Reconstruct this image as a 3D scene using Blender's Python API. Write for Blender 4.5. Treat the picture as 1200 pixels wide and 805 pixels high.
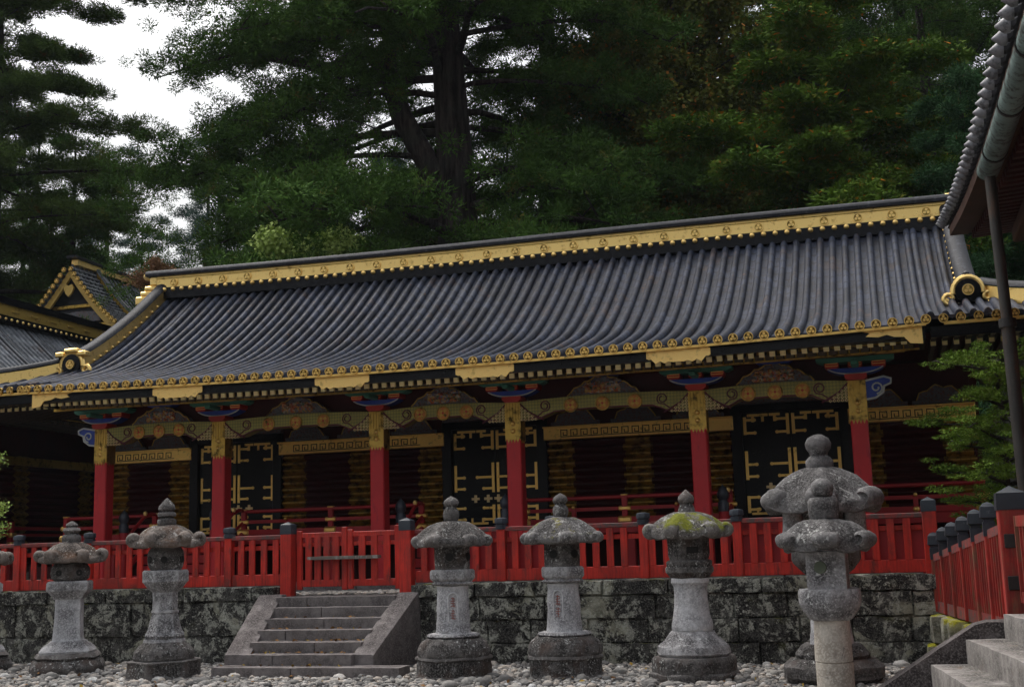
import bpy, math, random
import numpy as np
from mathutils import Matrix, Vector, noise as mnoise
R = math.radians; PI = math.pi
for o in list(bpy.data.objects): bpy.data.objects.remove(o)
scene = bpy.context.scene; col = scene.collection
random.seed(7); rng = np.random.default_rng(7)

# ------------------------------------------------------------- camera, sky, sun, exposure
H = 1.6
cam = bpy.data.cameras.new('camera'); cam_o = bpy.data.objects.new('camera', cam); col.objects.link(cam_o)
cam.sensor_width = 36.0; cam.lens = 1423.0/1200*36; cam.clip_end = 2000; cam.clip_start = .05
yaw, pitch, roll = R(16.95), R(9.62), R(1.63)
fw = Vector((-math.sin(yaw)*math.cos(pitch), math.cos(yaw)*math.cos(pitch), math.sin(pitch)))
r0 = Vector((math.cos(yaw), math.sin(yaw), 0)); u0 = r0.cross(fw)
rt = r0*math.cos(roll)+u0*math.sin(roll)*-1; up = r0*math.sin(roll)+u0*math.cos(roll)
M = Matrix((rt, up, -fw)).transposed().to_4x4(); M.translation = (0, 0, H)
cam_o.matrix_world = M; scene.camera = cam_o

SUN_EL, SUN_AZ = R(60), R(-50)
w = bpy.data.worlds.new('World'); scene.world = w; w.use_nodes = True
nt = w.node_tree; bg = nt.nodes['Background']
sky = nt.nodes.new('ShaderNodeTexSky'); sky.sky_type = 'NISHITA'; sky.sun_disc = False
sky.sun_elevation = SUN_EL; sky.sun_rotation = SUN_AZ; sky.air_density = 1.6; sky.dust_density = 6; sky.ozone_density = 1
hs = nt.nodes.new('ShaderNodeHueSaturation'); hs.inputs['Saturation'].default_value = .3
nt.links.new(sky.outputs[0], hs.inputs['Color'])
# overcast: brighter overhead than at the horizon
tc = nt.nodes.new('ShaderNodeTexCoord'); sx = nt.nodes.new('ShaderNodeSeparateXYZ'); nt.links.new(tc.outputs['Generated'], sx.inputs[0])
mr = nt.nodes.new('ShaderNodeMapRange'); mr.inputs['From Min'].default_value = 0; mr.inputs['From Max'].default_value = 1; mr.inputs['To Min'].default_value = .75; mr.inputs['To Max'].default_value = 1.75
nt.links.new(sx.outputs['Z'], mr.inputs['Value'])
vm = nt.nodes.new('ShaderNodeVectorMath'); vm.operation = 'SCALE'; nt.links.new(hs.outputs[0], vm.inputs[0]); nt.links.new(mr.outputs[0], vm.inputs['Scale'])
nt.links.new(vm.outputs[0], bg.inputs['Color'])
bg.inputs['Strength'].default_value = .15
sl = bpy.data.lights.new('sun', 'SUN'); sl.energy = .9; sl.angle = R(40); sl.color = (1, .97, .93)
so = bpy.data.objects.new('sun', sl); col.objects.link(so)
sd = Vector((math.sin(SUN_AZ)*math.cos(SUN_EL), math.cos(SUN_AZ)*math.cos(SUN_EL), math.sin(SUN_EL)))
so.rotation_euler = sd.to_track_quat('Z', 'Y').to_euler(); so.location = (0, -10, 60)
vs = scene.view_settings; vs.view_transform = 'Standard'; vs.look = 'None'; vs.exposure = 0.12; vs.gamma = 1
vs.use_curve_mapping = False

# ------------------------------------------------------------- materials
def lin(c): return tuple(c)+(1,)
class Mat:
    def __init__(s, name):
        s.m = bpy.data.materials.new(name); s.m.use_nodes = True
        s.t = s.m.node_tree; s.b = s.t.nodes['Principled BSDF']
        s.geo = None
    def n(s, ty): return s.t.nodes.new(ty)
    def l(s, a, b): s.t.links.new(a, b)
    def pos(s):
        if s.geo is None: s.geo = s.n('ShaderNodeNewGeometry')
        return s.geo.outputs['Position']
    def scaled(s, sc):
        mp = s.n('ShaderNodeMapping'); mp.inputs['Scale'].default_value = sc; s.l(s.pos(), mp.inputs['Vector']); return mp.outputs[0]
    def noise(s, scale, detail=4, rough=.6, vec=None, dist=0):
        q = s.n('ShaderNodeTexNoise'); q.inputs['Scale'].default_value = scale; q.inputs['Detail'].default_value = detail
        q.inputs['Roughness'].default_value = rough; q.inputs['Distortion'].default_value = dist
        s.l(vec or s.pos(), q.inputs['Vector']); return q.outputs['Fac']
    def ramp(s, fac, stops):
        q = s.n('ShaderNodeValToRGB'); e = q.color_ramp.elements
        while len(e) < len(stops): e.new(.5)
        for i, (p, c) in enumerate(stops):
            e[i].position = p; e[i].color = c if isinstance(c, tuple) and len(c) == 4 else (lin(c) if isinstance(c, tuple) else (c, c, c, 1))
        s.l(fac, q.inputs['Fac']); return q.outputs['Color']
    def mix(s, fac, a, b, mode='MIX'):
        q = s.n('ShaderNodeMix'); q.data_type = 'RGBA'; q.blend_type = mode
        for inp, val in ((q.inputs['Factor'], fac), (q.inputs[6], a), (q.inputs[7], b)):
            if isinstance(val, tuple): inp.default_value = lin(val)
            elif isinstance(val, (int, float)): inp.default_value = val
            else: s.l(val, inp)
        return q.outputs[2]
    def math(s, op, a, b=0):
        q = s.n('ShaderNodeMath'); q.operation = op; q.use_clamp = op in ('ADD', 'MULTIPLY')
        for i, val in enumerate((a, b)):
            if isinstance(val, (int, float)): q.inputs[i].default_value = val
            else: s.l(val, q.inputs[i])
        return q.outputs[0]
    def bump(s, h, strength=.5, dist=.02):
        q = s.n('ShaderNodeBump'); q.inputs['Strength'].default_value = strength; q.inputs['Distance'].default_value = dist
        s.l(h, q.inputs['Height']); s.l(q.outputs[0], s.b.inputs['Normal']); return q
    def set(s, **k):
        for a, v in k.items():
            i = s.b.inputs[{'color': 'Base Color', 'rough': 'Roughness', 'metal': 'Metallic', 'spec': 'Specular IOR Level', 'coat': 'Coat Weight'}[a]]
            if isinstance(v, tuple): i.default_value = lin(v)
            elif isinstance(v, (int, float)): i.default_value = v
            else: s.l(v, i)
        return s

def paint(name, c, rough=.5, var=.25, wear=None, wearscale=9, wearlevel=.62, spec=.4, streak=True, grain=0.):
    m = Mat(name)
    n1 = m.noise(2.2, 5); base = m.mix(m.ramp(n1, [(.3, 0.), (.7, 1.)]), tuple(x*(1-var) for x in c), tuple(min(1, x*(1+var)) for x in c))
    if wear:
        n2 = m.noise(wearscale, 7, .7, m.scaled((1, 1, .25)) if streak else None)
        base = m.mix(m.ramp(n2, [(wearlevel-.04, 0.), (wearlevel+.08, 1.)]), base, wear)
    if grain:
        g_ = m.noise(34, 4, .6, m.scaled((1, 1, .05))); base = m.mix(m.ramp(g_, [(.46, 0.), (.66, grain)]), base, tuple(x*.35 for x in c))
        base = m.mix(m.ramp(m.noise(1.3, 6, .7), [(.5, 0.), (.66, grain*.8)]), base, (.13, .028, .022))
    n3 = m.noise(60, 3)
    m.bump(m.noise(25, 4), .15, .01)
    return m.set(color=base, rough=m.ramp(n3, [(.2, max(0., rough-.12)), (.8, min(1., rough+.15))]), spec=spec).m

def gold(name, c=(.84, .55, .17), rough=.34, dirt=(.10, .06, .02), lvl=.60, metal=1.0, bump=.35):
    m = Mat(name)
    n = m.noise(7, 6, .65); f = m.ramp(n, [(lvl-.02, 0.), (lvl+.14, 1.)])
    m.bump(m.noise(38, 4), bump, .01)
    return m.set(color=m.mix(f, c, dirt), metal=metal, rough=m.ramp(m.noise(20, 4), [(.25, rough-.1), (.75, rough+.18)])).m

def stone(name, dark, midc, pale, lich=(.42, .43, .40), lichlvl=.60, moss=None, mosslvl=.6, scale=1., spots=True, bump=.9, rust=None, stain=.85, lich2=None, edge=True):
    m = Mat(name)
    a = m.noise(1.9*scale, 8, .7); b = m.noise(8*scale, 9, .75); c = m.noise(48*scale, 5, .7)
    base = m.ramp(a, [(.40, dark), (.5, midc), (.60, pale)])
    base = m.mix(m.ramp(b, [(.40, 0.), (.56, stain)]), base, tuple(x*.38 for x in dark))
    base = m.mix(m.ramp(c, [(.48, 0.), (.62, .75)]), base, tuple(min(1, x*1.15) for x in pale))
    if rust: base = m.mix(m.ramp(m.noise(3.1*scale, 5), [(.52, 0.), (.64, .75)]), base, rust)
    if lich2: base = m.mix(m.ramp(m.noise(1.7*scale, 9, .72, None, .4), [(.56, 0.), (.60, .8)]), base, m.mix(m.ramp(b, [(.42, 0.), (.6, 1.)]), lich2, tuple(x*.5 for x in lich2)))
    lf = m.math('MULTIPLY', m.ramp(m.noise(5.2*scale, 10, .78, None, .5), [(lichlvl-.02, 0.), (lichlvl+.03, .9)]), m.ramp(c, [(.36, .25), (.55, 1.)]))
    base = m.mix(lf, base, lich)
    if spots:
        sp = m.math('MULTIPLY', m.ramp(m.noise(27*scale, 6, .62), [(.575, 0.), (.62, 1.)]), m.ramp(m.noise(2.7*scale, 5, .7), [(.46, 0.), (.58, .85)]))
        base = m.mix(sp, base, tuple(min(1, x*1.2) for x in lich))
    if edge:
        m.pos(); base = m.mix(m.math('MULTIPLY', m.ramp(m.geo.outputs['Pointiness'], [(.51, 0.), (.58, 1.)]), m.ramp(b, [(.35, .9), (.7, .2)])), base, tuple(min(1, x*1.25) for x in pale))
    if moss:
        nz = m.n('ShaderNodeSeparateXYZ'); m.pos(); m.l(m.geo.outputs['Normal'], nz.inputs[0])
        upf = m.ramp(nz.outputs['Z'], [(.0, 0.), (.6, 1.)])
        mf = m.math('MULTIPLY', upf, m.ramp(m.noise(4.5, 6, .7), [(mosslvl-.06, 0.), (mosslvl+.04, 1.)]))
        base = m.mix(mf, base, m.mix(m.ramp(c, [(.4, 0.), (.6, 1.)]), moss, tuple(x*.55 for x in moss)))
    hgt = m.math('ADD', m.math('MULTIPLY', b, .7), m.math('MULTIPLY', c, .35))
    m.bump(hgt, bump, .03)
    return m.set(color=base, rough=.93, spec=.2).m

def leaf(name, a, b, c=None, clvl=.7, fleck=None, flecklvl=.93, trans=.0, scale=.55):
    m = Mat(name); m.pos()
    n = m.noise(scale, 4, .6); isl = m.geo.outputs['Random Per Island']
    base = m.mix(m.ramp(n, [(.36, 0.), (.64, 1.)]), a, b)
    base = m.mix(m.ramp(isl, [(0., 0.), (1., .55)]), base, tuple(x*1.7 for x in b))
    if c: base = m.mix(m.ramp(m.noise(scale*2.3, 4, .65), [(clvl-.05, 0.), (clvl+.04, .85)]), base, c)
    if fleck: base = m.mix(m.ramp(isl, [(flecklvl, 0.), (flecklvl+.015, 1.)]), base, fleck)
    return m.set(color=base, rough=.85, spec=.06).m

Ms = {}
Ms['fence_red'] = paint('fence_red', (.50, .022, .011), .55, .30, wear=(.17, .022, .016), wearlevel=.56, grain=.6)
Ms['fence_old'] = paint('fence_red_weathered', (.36, .026, .018), .6, .35, wear=(.20, .10, .055), wearscale=7, wearlevel=.55, grain=.7)
Ms['rail_top'] = paint('rail_weathered', (.23, .04, .035), .7, .3, wear=(.09, .06, .055), wearlevel=.5, streak=False)
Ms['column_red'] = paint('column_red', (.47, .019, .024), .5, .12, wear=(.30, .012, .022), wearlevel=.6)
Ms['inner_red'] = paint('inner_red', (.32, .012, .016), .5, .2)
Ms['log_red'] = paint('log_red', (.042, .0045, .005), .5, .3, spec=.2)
Ms['black'] = paint('black_lacquer', (.004, .004, .006), .32, .3, spec=.22)
Ms['cap_black'] = paint('post_cap_black', (.028, .034, .045), .42, .3, wear=(.13, .14, .15), wearlevel=.66, streak=False)
Ms['gold'] = gold('gold_leaf')
Ms['gold_bright'] = gold('gold_bright', (1., .70, .25), .32, (.55, .32, .08), lvl=.58, metal=.85)
Ms['gold_dull'] = gold('gold_dull', (.55, .36, .09), .5, (.06, .04, .015), .52)
Ms['gold_plate'] = gold('gold_plate', (.95, .64, .22), .40, (.45, .27, .07), .57, metal=.7)
Ms['gold_tip'] = gold('gold_tip', (.98, .84, .42), .5, (.7, .52, .2), .66, metal=.0)
Ms['gold_recess'] = gold('gold_recess', (.20, .11, .03), .5, (.05, .03, .01), .5)
Ms['gold_matte'] = gold('gold_matte', (.50, .33, .08), .5, (.20, .12, .03), .56, metal=.25)
Ms['log_gold'] = gold('log_gold', (.42, .27, .06), .5, (.10, .06, .02), .48)
Ms['wood_grey'] = paint('weathered_plank', (.16, .13, .11), .8, .3, wear=(.32, .30, .28), wearlevel=.55)
Ms['blue'] = paint('bracket_blue', (.025, .06, .34), .5, .3)
Ms['blue_pale'] = paint('pale_outline', (.50, .52, .50), .55, .1)
Ms['bracket_red'] = paint('bracket_red', (.42, .03, .02), .5, .3)
Ms['green'] = paint('bracket_green', (.05, .19, .13), .55, .3)
Ms['crest_orange'] = paint('crest_orange', (.50, .17, .035), .5, .25)
Ms['purple'] = paint('beam_edge', (.11, .012, .03), .5, .3)
Ms['white_gold'] = gold('filigree_gold', (.78, .62, .34), .5, (.2, .13, .06), .62)

def brocade():
    m = Mat('gold_brocade'); ck = m.n('ShaderNodeTexChecker'); ck.inputs['Scale'].default_value = 26
    mp = m.n('ShaderNodeMapping'); mp.inputs['Rotation'].default_value = (0, R(45), 0); m.l(m.pos(), mp.inputs['Vector']); m.l(mp.outputs[0], ck.inputs['Vector'])
    c = m.mix(ck.outputs['Fac'], (.34, .30, .07), (.20, .19, .055))
    c = m.mix(m.ramp(m.noise(3, 5), [(.4, 0.), (.7, .6)]), c, (.20, .17, .06))
    m.bump(ck.outputs['Fac'], .3, .006); return m.set(color=c, rough=.5, metal=.25).m
Ms['brocade'] = brocade()
def carved():
    m = Mat('carved_painted'); v = m.n('ShaderNodeTexVoronoi'); v.inputs['Scale'].default_value = 22; m.l(m.pos(), v.inputs['Vector'])
    c = m.mix(m.ramp(m.noise(14, 3), [(.42, 0.), (.6, 1.)]), (.10, .075, .06), (.16, .05, .03))
    c = m.mix(m.ramp(v.outputs['Distance'], [(.3, 0.), (.5, .8)]), c, (.10, .12, .14))
    m.bump(v.outputs['Distance'], .8, .02); return m.set(color=c, rough=.6).m
Ms['carved'] = carved()
def carving():
    m = Mat('coloured_carving'); v = m.n('ShaderNodeTexVoronoi'); v.inputs['Scale'].default_value = 26; m.l(m.pos(), v.inputs['Vector'])
    sp = m.n('ShaderNodeSeparateColor'); m.l(v.outputs['Color'], sp.inputs[0])
    c = m.ramp(sp.outputs[0], [(0., (.05, .14, .09)), (.3, (.42, .10, .03)), (.5, (.45, .30, .08)), (.7, (.10, .12, .22)), (.85, (.40, .36, .26)), (1., (.30, .04, .02))])
    m.bump(v.outputs['Distance'], .8, .02); return m.set(color=c, rough=.6).m
Ms['carving'] = carving()
def rafter_under():
    m = Mat('rafter_painted'); c = m.mix(m.ramp(m.noise(30, 3), [(.45, 0.), (.6, 1.)]), (.05, .045, .04), (.11, .085, .05))
    return m.set(color=c, rough=.6).m
Ms['rafter'] = rafter_under()

Ms['block_paint'] = paint('block_paint', (.13, .10, .075), .6, .35, wear=(.20, .15, .05), wearlevel=.56, streak=False)
def rooftile(name, base=(.012, .013, .020), lightc=(.046, .056, .088), brown=(.090, .050, .03)):
    m = Mat(name)
    st = m.noise(3.5, 6, .65, m.scaled((1, .35, .5))); fine = m.noise(26, 5, .7, m.scaled((1, .35, .4)))
    c = m.mix(m.ramp(st, [(.44, 0.), (.58, .9)]), base, lightc)
    c = m.mix(m.ramp(m.noise(1., 3, .6, m.scaled((4.25, .55, .55))), [(.40, 0.), (.60, .7)]), c, tuple(x*.45 for x in lightc))
    c = m.mix(m.ramp(fine, [(.5, 0.), (.78, .65)]), c, tuple(x*1.35 for x in lightc))
    c = m.mix(m.ramp(m.noise(1.7, 5, .6), [(.58, 0.), (.7, .55)]), c, brown)
    c = m.mix(m.ramp(m.noise(7.5, 4, .6), [(.685, 0.), (.70, .8)]), c, (.10, .045, .022))
    # tile courses down the slope
    wv = m.n('ShaderNodeTexWave'); wv.wave_type = 'BANDS'; wv.bands_direction = 'Y'; wv.wave_profile = 'SAW'; wv.inputs['Scale'].default_value = 1.15
    wv.inputs['Distortion'].default_value = .25; wv.inputs['Detail'].default_value = 1; m.l(m.pos(), wv.inputs['Vector'])
    c = m.mix(m.ramp(wv.outputs['Fac'], [(.0, .95), (.10, .8), (.22, 0.)]), c, (.015, .015, .018))
    m.bump(m.math('ADD', m.math('MULTIPLY', wv.outputs['Fac'], .5), m.math('MULTIPLY', fine, .4)), .35, .02)
    return m.set(color=c, rough=m.ramp(fine, [(.3, .5), (.7, .75)]), spec=.2).m
Ms['tile'] = rooftile('copper_tile'); Ms['tile_cap'] = paint('ridge_cap_tile', (.018, .019, .024), .6, .35, wear=(.06, .062, .075), wearlevel=.58, spec=.2, streak=False)
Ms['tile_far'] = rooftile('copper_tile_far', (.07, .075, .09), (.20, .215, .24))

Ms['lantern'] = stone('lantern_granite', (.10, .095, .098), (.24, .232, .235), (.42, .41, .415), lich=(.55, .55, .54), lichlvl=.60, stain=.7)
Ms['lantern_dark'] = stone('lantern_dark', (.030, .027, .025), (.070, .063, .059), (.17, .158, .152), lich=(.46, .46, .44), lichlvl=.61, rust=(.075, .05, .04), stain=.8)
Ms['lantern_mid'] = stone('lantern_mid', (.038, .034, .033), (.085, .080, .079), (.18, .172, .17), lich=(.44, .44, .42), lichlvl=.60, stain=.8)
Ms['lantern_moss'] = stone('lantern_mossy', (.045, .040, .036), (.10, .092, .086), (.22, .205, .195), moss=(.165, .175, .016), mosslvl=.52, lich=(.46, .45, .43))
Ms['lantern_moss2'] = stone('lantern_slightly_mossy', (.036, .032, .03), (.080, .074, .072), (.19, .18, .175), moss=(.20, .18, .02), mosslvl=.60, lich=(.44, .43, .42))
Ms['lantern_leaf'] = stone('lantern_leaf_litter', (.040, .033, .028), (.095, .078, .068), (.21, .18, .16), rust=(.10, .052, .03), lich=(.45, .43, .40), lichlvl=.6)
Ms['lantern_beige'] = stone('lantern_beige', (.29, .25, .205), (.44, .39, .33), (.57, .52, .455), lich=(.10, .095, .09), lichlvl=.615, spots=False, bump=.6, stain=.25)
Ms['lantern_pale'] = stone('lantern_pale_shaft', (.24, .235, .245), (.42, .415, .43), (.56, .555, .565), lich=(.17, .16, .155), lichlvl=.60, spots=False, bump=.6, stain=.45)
Ms['wall_stone'] = stone('wall_stone', (.013, .012, .012), (.036, .033, .031), (.12, .115, .105), lich=(.42, .42, .36), lichlvl=.53, moss=(.16, .16, .02), mosslvl=.60, lich2=(.40, .39, .30), edge=False)
Ms['wall_moss'] = stone('wall_mossy', (.04, .04, .03), (.12, .115, .09), (.24, .23, .19), lich=(.36, .37, .32), lichlvl=.56, moss=(.26, .25, .015), mosslvl=.44)
Ms['step_stone'] = stone('step_stone', (.050, .041, .040), (.088, .075, .072), (.185, .165, .16), lich=(.34, .32, .31), lichlvl=.64, spots=False, bump=.5, stain=.6)
Ms['step_pale'] = stone('stair_stone', (.055, .05, .046), (.13, .12, .108), (.27, .25, .235), lich=(.14, .09, .06), lichlvl=.60, spots=False, bump=.5, stain=.6)
Ms['rock'] = stone('rubble_rock', (.05, .05, .05), (.12, .12, .12), (.22, .22, .215), moss=(.13, .12, .02), mosslvl=.55, rust=(.28, .15, .03))
def pebble():
    m = Mat('pebble'); m.pos(); i = m.geo.outputs['Random Per Island']
    c = m.ramp(i, [(0., (.07, .066, .065)), (.3, (.19, .18, .17)), (.65, (.31, .295, .27)), (.88, (.41, .35, .295)), (1., (.52, .52, .51))])
    c = m.mix(m.ramp(m.noise(40, 4), [(.4, 0.), (.7, .45)]), c, (.12, .115, .11)); m.bump(m.noise(60, 4), .4, .01)
    return m.set(color=c, rough=.85, spec=.3).m
Ms['pebble'] = pebble()
def gravelbed():
    m = Mat('gravel_ground'); v = m.n('ShaderNodeTexVoronoi'); v.inputs['Scale'].default_value = 16; m.l(m.pos(), v.inputs['Vector'])
    c = m.mix(m.ramp(v.outputs['Distance'], [(.2, 0.), (.6, .9)]), (.27, .255, .24), (.06, .055, .05))
    c = m.mix(m.ramp(m.noise(1.2, 5), [(.45, 0.), (.7, .5)]), c, (.13, .12, .105))
    m.bump(m.math('SUBTRACT', 1, v.outputs['Distance']), 1, .04); return m.set(color=c, rough=.95).m
Ms['gravel'] = gravelbed()
def hillm():
    m = Mat('forest_floor'); c = m.mix(m.ramp(m.noise(.8, 8, .7), [(.4, 0.), (.65, 1.)]), (.012, .018, .008), (.035, .045, .018))
    m.bump(m.noise(2.5, 8, .75), 1, .5); return m.set(color=c, rough=1.).m
Ms['hill'] = hillm()
def barkm(name, a, b):
    m = Mat(name); n = m.noise(6, 7, .7, m.scaled((1, 1, .12))); n2 = m.noise(1.2, 4)
    c = m.mix(m.ramp(n, [(.38, 0.), (.62, 1.)]), a, b); c = m.mix(m.ramp(n2, [(.45, 0.), (.65, .5)]), c, (.05, .055, .045))
    m.bump(n, 1, .12); return m.set(color=c, rough=.95, spec=.2).m
Ms['bark'] = barkm('cedar_bark', (.016, .012, .011), (.085, .066, .060))
Ms['bark_dark'] = barkm('dark_bark', (.018, .015, .013), (.07, .055, .048))
Ms['patina'] = paint('copper_patina', (.16, .22, .205), .6, .3, wear=(.05, .055, .05), wearlevel=.53, streak=False)
Ms['copper_brown'] = paint('copper_brown', (.032, .028, .024), .55, .3, wear=(.085, .042, .022), wearscale=5, wearlevel=.56)
Ms['tile_grey'] = paint('grey_tile', (.055, .055, .06), .55, .3, wear=(.16, .16, .17), wearlevel=.62, streak=False)
Ms['tile_end'] = paint('tile_end_lead', (.19, .19, .205), .45, .3, wear=(.07, .07, .075), wearlevel=.52, streak=False)
Ms['soffit'] = paint('soffit_brown', (.07, .03, .018), .7, .3, wear=(.05, .03, .02), wearlevel=.56)
Ms['soffit_red'] = paint('soffit_red', (.05, .007, .006), .6, .3)
Ms['iron'] = paint('iron_plate', (.02, .018, .017), .55, .3)
Ms['carve_ink'] = paint('inscription_red', (.30, .10, .08), .8, .2)
Ms['hole'] = paint('lamp_hole', (.015, .014, .013), .9, .1)
Ms['copper_green_ball'] = paint('lamp_window_rim', (.10, .115, .08), .8, .3)

Ms['cedar'] = leaf('cedar_foliage', (.022, .055, .012), (.075, .140, .028), (.15, .125, .03), .64)
Ms['cedar_l'] = leaf('pine_foliage', (.028, .056, .014), (.085, .130, .030), (.15, .075, .02), .68)
Ms['cedar_far'] = leaf('hazed_far_foliage', (.032, .060, .048), (.070, .110, .085))  # distance haze put into the leaf colour: a bluish version of the cedar green
Ms['autumn'] = leaf('autumn_foliage', (.050, .065, .015), (.12, .135, .028), (.21, .17, .03), .60, fleck=(.36, .15, .025), flecklvl=.94)
Ms['beech'] = leaf('green_foliage', (.028, .068, .010), (.095, .160, .020), (.18, .18, .025), .62, fleck=(.42, .16, .02), flecklvl=.965)
Ms['cypress'] = leaf('cypress_foliage', (.014, .042, .018), (.042, .092, .036), fleck=(.15, .07, .02), flecklvl=.985)
Ms['bush'] = leaf('pale_green_foliage', (.16, .24, .05), (.32, .40, .12))
Ms['rust'] = leaf('rust_foliage', (.18, .09, .05), (.28, .16, .085), (.10, .09, .03), .62)
Ms['fir'] = leaf('sapling_foliage', (.055, .105, .018), (.13, .20, .03), (.24, .20, .035), .68, scale=1.6)

# ------------------------------------------------------------- mesh helpers
def grid_faces(nu, nv, wrap_u=False, off=0):
    f = []
    for j in range(nv-1):
        for i in range(nu if wrap_u else nu-1):
            a = j*nu+i; b = j*nu+(i+1) % nu
            f.append((off+a, off+b, off+b+nu, off+a+nu))
    return f
def box(c, s, ch=0.0):
    x, y, z = c; a, b, d = s[0]/2, s[1]/2, s[2]/2
    if ch <= 0:
        v = [(x+i*a, y+j*b, z+k*d) for k in (-1, 1) for j in (-1, 1) for i in (-1, 1)]
        return v, [(0, 2, 3, 1), (4, 5, 7, 6), (0, 1, 5, 4), (2, 6, 7, 3), (0, 4, 6, 2), (1, 3, 7, 5)]
    ch = min(ch, a*.6, b*.6, d*.6); v = []; idx = {}
    for sx in (-1, 1):
        for sy in (-1, 1):
            for sz in (-1, 1):
                for ax in range(3):
                    p = [sx*(a-ch), sy*(b-ch), sz*(d-ch)]; p[ax] = (sx*a, sy*b, sz*d)[ax]
                    idx[(sx, sy, sz, ax)] = len(v); v.append((x+p[0], y+p[1], z+p[2]))
    f = []
    for ax in range(3):
        for s_ in (-1, 1):
            o1, o2 = [(q) for q in range(3) if q != ax]; q = []
            for t1, t2 in ((-1, -1), (1, -1), (1, 1), (-1, 1)):
                k = [0, 0, 0]; k[ax] = s_; k[o1] = t1; k[o2] = t2; q.append(idx[(k[0], k[1], k[2], ax)])
            f.append(tuple(q))
    for ax in range(3):
        o1, o2 = [(q) for q in range(3) if q != ax]
        for t1 in (-1, 1):
            for t2 in (-1, 1):
                q = []
                for s_, a_ in ((-1, o1), (-1, o2), (1, o2), (1, o1)):
                    k = [0, 0, 0]; k[ax] = s_; k[o1] = t1; k[o2] = t2; q.append(idx[(k[0], k[1], k[2], a_)])
                f.append(tuple(q))
    for sx in (-1, 1):
        for sy in (-1, 1):
            for sz in (-1, 1): f.append(tuple(idx[(sx, sy, sz, q)] for q in range(3)))
    return v, f
def tube(path, rad, n=8, caps=True):
    P = [Vector(p) for p in path]; v = []; k = len(P)
    if not hasattr(rad, '__len__'): rad = [rad]*k
    ref = None
    for i in range(k):
        t = (P[min(i+1, k-1)]-P[max(i-1, 0)]).normalized()
        if ref is None: ref = Vector((0, 0, 1)) if abs(t.z) < .9 else Vector((1, 0, 0))
        a = (ref-t*ref.dot(t)).normalized(); b = t.cross(a); ref = a
        for j in range(n):
            th = 2*PI*j/n; v.append(tuple(P[i]+(a*math.cos(th)+b*math.sin(th))*rad[i]))
    f = grid_faces(n, k, True)
    if caps: f.append(tuple(range(n))[::-1]); f.append(tuple((k-1)*n+j for j in range(n)))
    return v, f
def prism(poly, axis, a, b):
    """polygon in the two other axes, extruded along axis from a to b"""
    n = len(poly); v = []
    for t in (a, b):
        for p, q in poly:
            v.append({'y': (p, t, q), 'x': (t, p, q), 'z': (p, q, t)}[axis])
    f = [tuple(range(n)), tuple(range(2*n-1, n-1, -1))]
    for i in range(n): f.append((i, n+i, n+(i+1) % n, (i+1) % n))
    return v, f
def refine(prof, step=.03):
    out = [prof[0]]
    for (r1, z1), (r2, z2) in zip(prof, prof[1:]):
        k = max(1, int(math.hypot(r2-r1, z2-z1)/step))
        for i in range(1, k+1): out.append((r1+(r2-r1)*i/k, z1+(z2-z1)*i/k))
    return out
def lathe(prof, n=24, sides=0, roundness=0., rot=0., center=(0, 0), step=0):
    if step: prof = refine(prof, step)
    v = []
    for r, z in prof:
        for j in range(n):
            th = 2*PI*j/n; rr = r
            if sides:
                seg = 2*PI/sides; d = (th % seg)-seg/2
                rr = r*((1-roundness)*math.cos(PI/sides)/math.cos(d)+roundness)
            v.append((center[0]+rr*math.cos(th+rot), center[1]+rr*math.sin(th+rot), z))
    f = grid_faces(n, len(prof), True); k = len(prof)
    f.append(tuple(range(n))[::-1]); f.append(tuple((k-1)*n+j for j in range(n)))
    return v, f
def ico(sub=1):
    t = (1+5**.5)/2
    v = [(-1, t, 0), (1, t, 0), (-1, -t, 0), (1, -t, 0), (0, -1, t), (0, 1, t), (0, -1, -t), (0, 1, -t), (t, 0, -1), (t, 0, 1), (-t, 0, -1), (-t, 0, 1)]
    v = [Vector(p).normalized() for p in v]
    f = [(0, 11, 5), (0, 5, 1), (0, 1, 7), (0, 7, 10), (0, 10, 11), (1, 5, 9), (5, 11, 4), (11, 10, 2), (10, 7, 6), (7, 1, 8), (3, 9, 4), (3, 4, 2), (3, 2, 6), (3, 6, 8), (3, 8, 9), (4, 9, 5), (2, 4, 11), (6, 2, 10), (8, 6, 7), (9, 8, 1)]
    for _ in range(sub):
        nf = []; mid = {}
        def m(a, b):
            k = (min(a, b), max(a, b))
            if k not in mid: mid[k] = len(v); v.append(((v[a]+v[b])/2).normalized())
            return mid[k]
        for a, b, c in f:
            x, y, z = m(a, b), m(b, c), m(c, a); nf += [(a, x, z), (b, y, x), (c, z, y), (x, y, z)]
        f = nf
    return [tuple(p) for p in v], f
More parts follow.
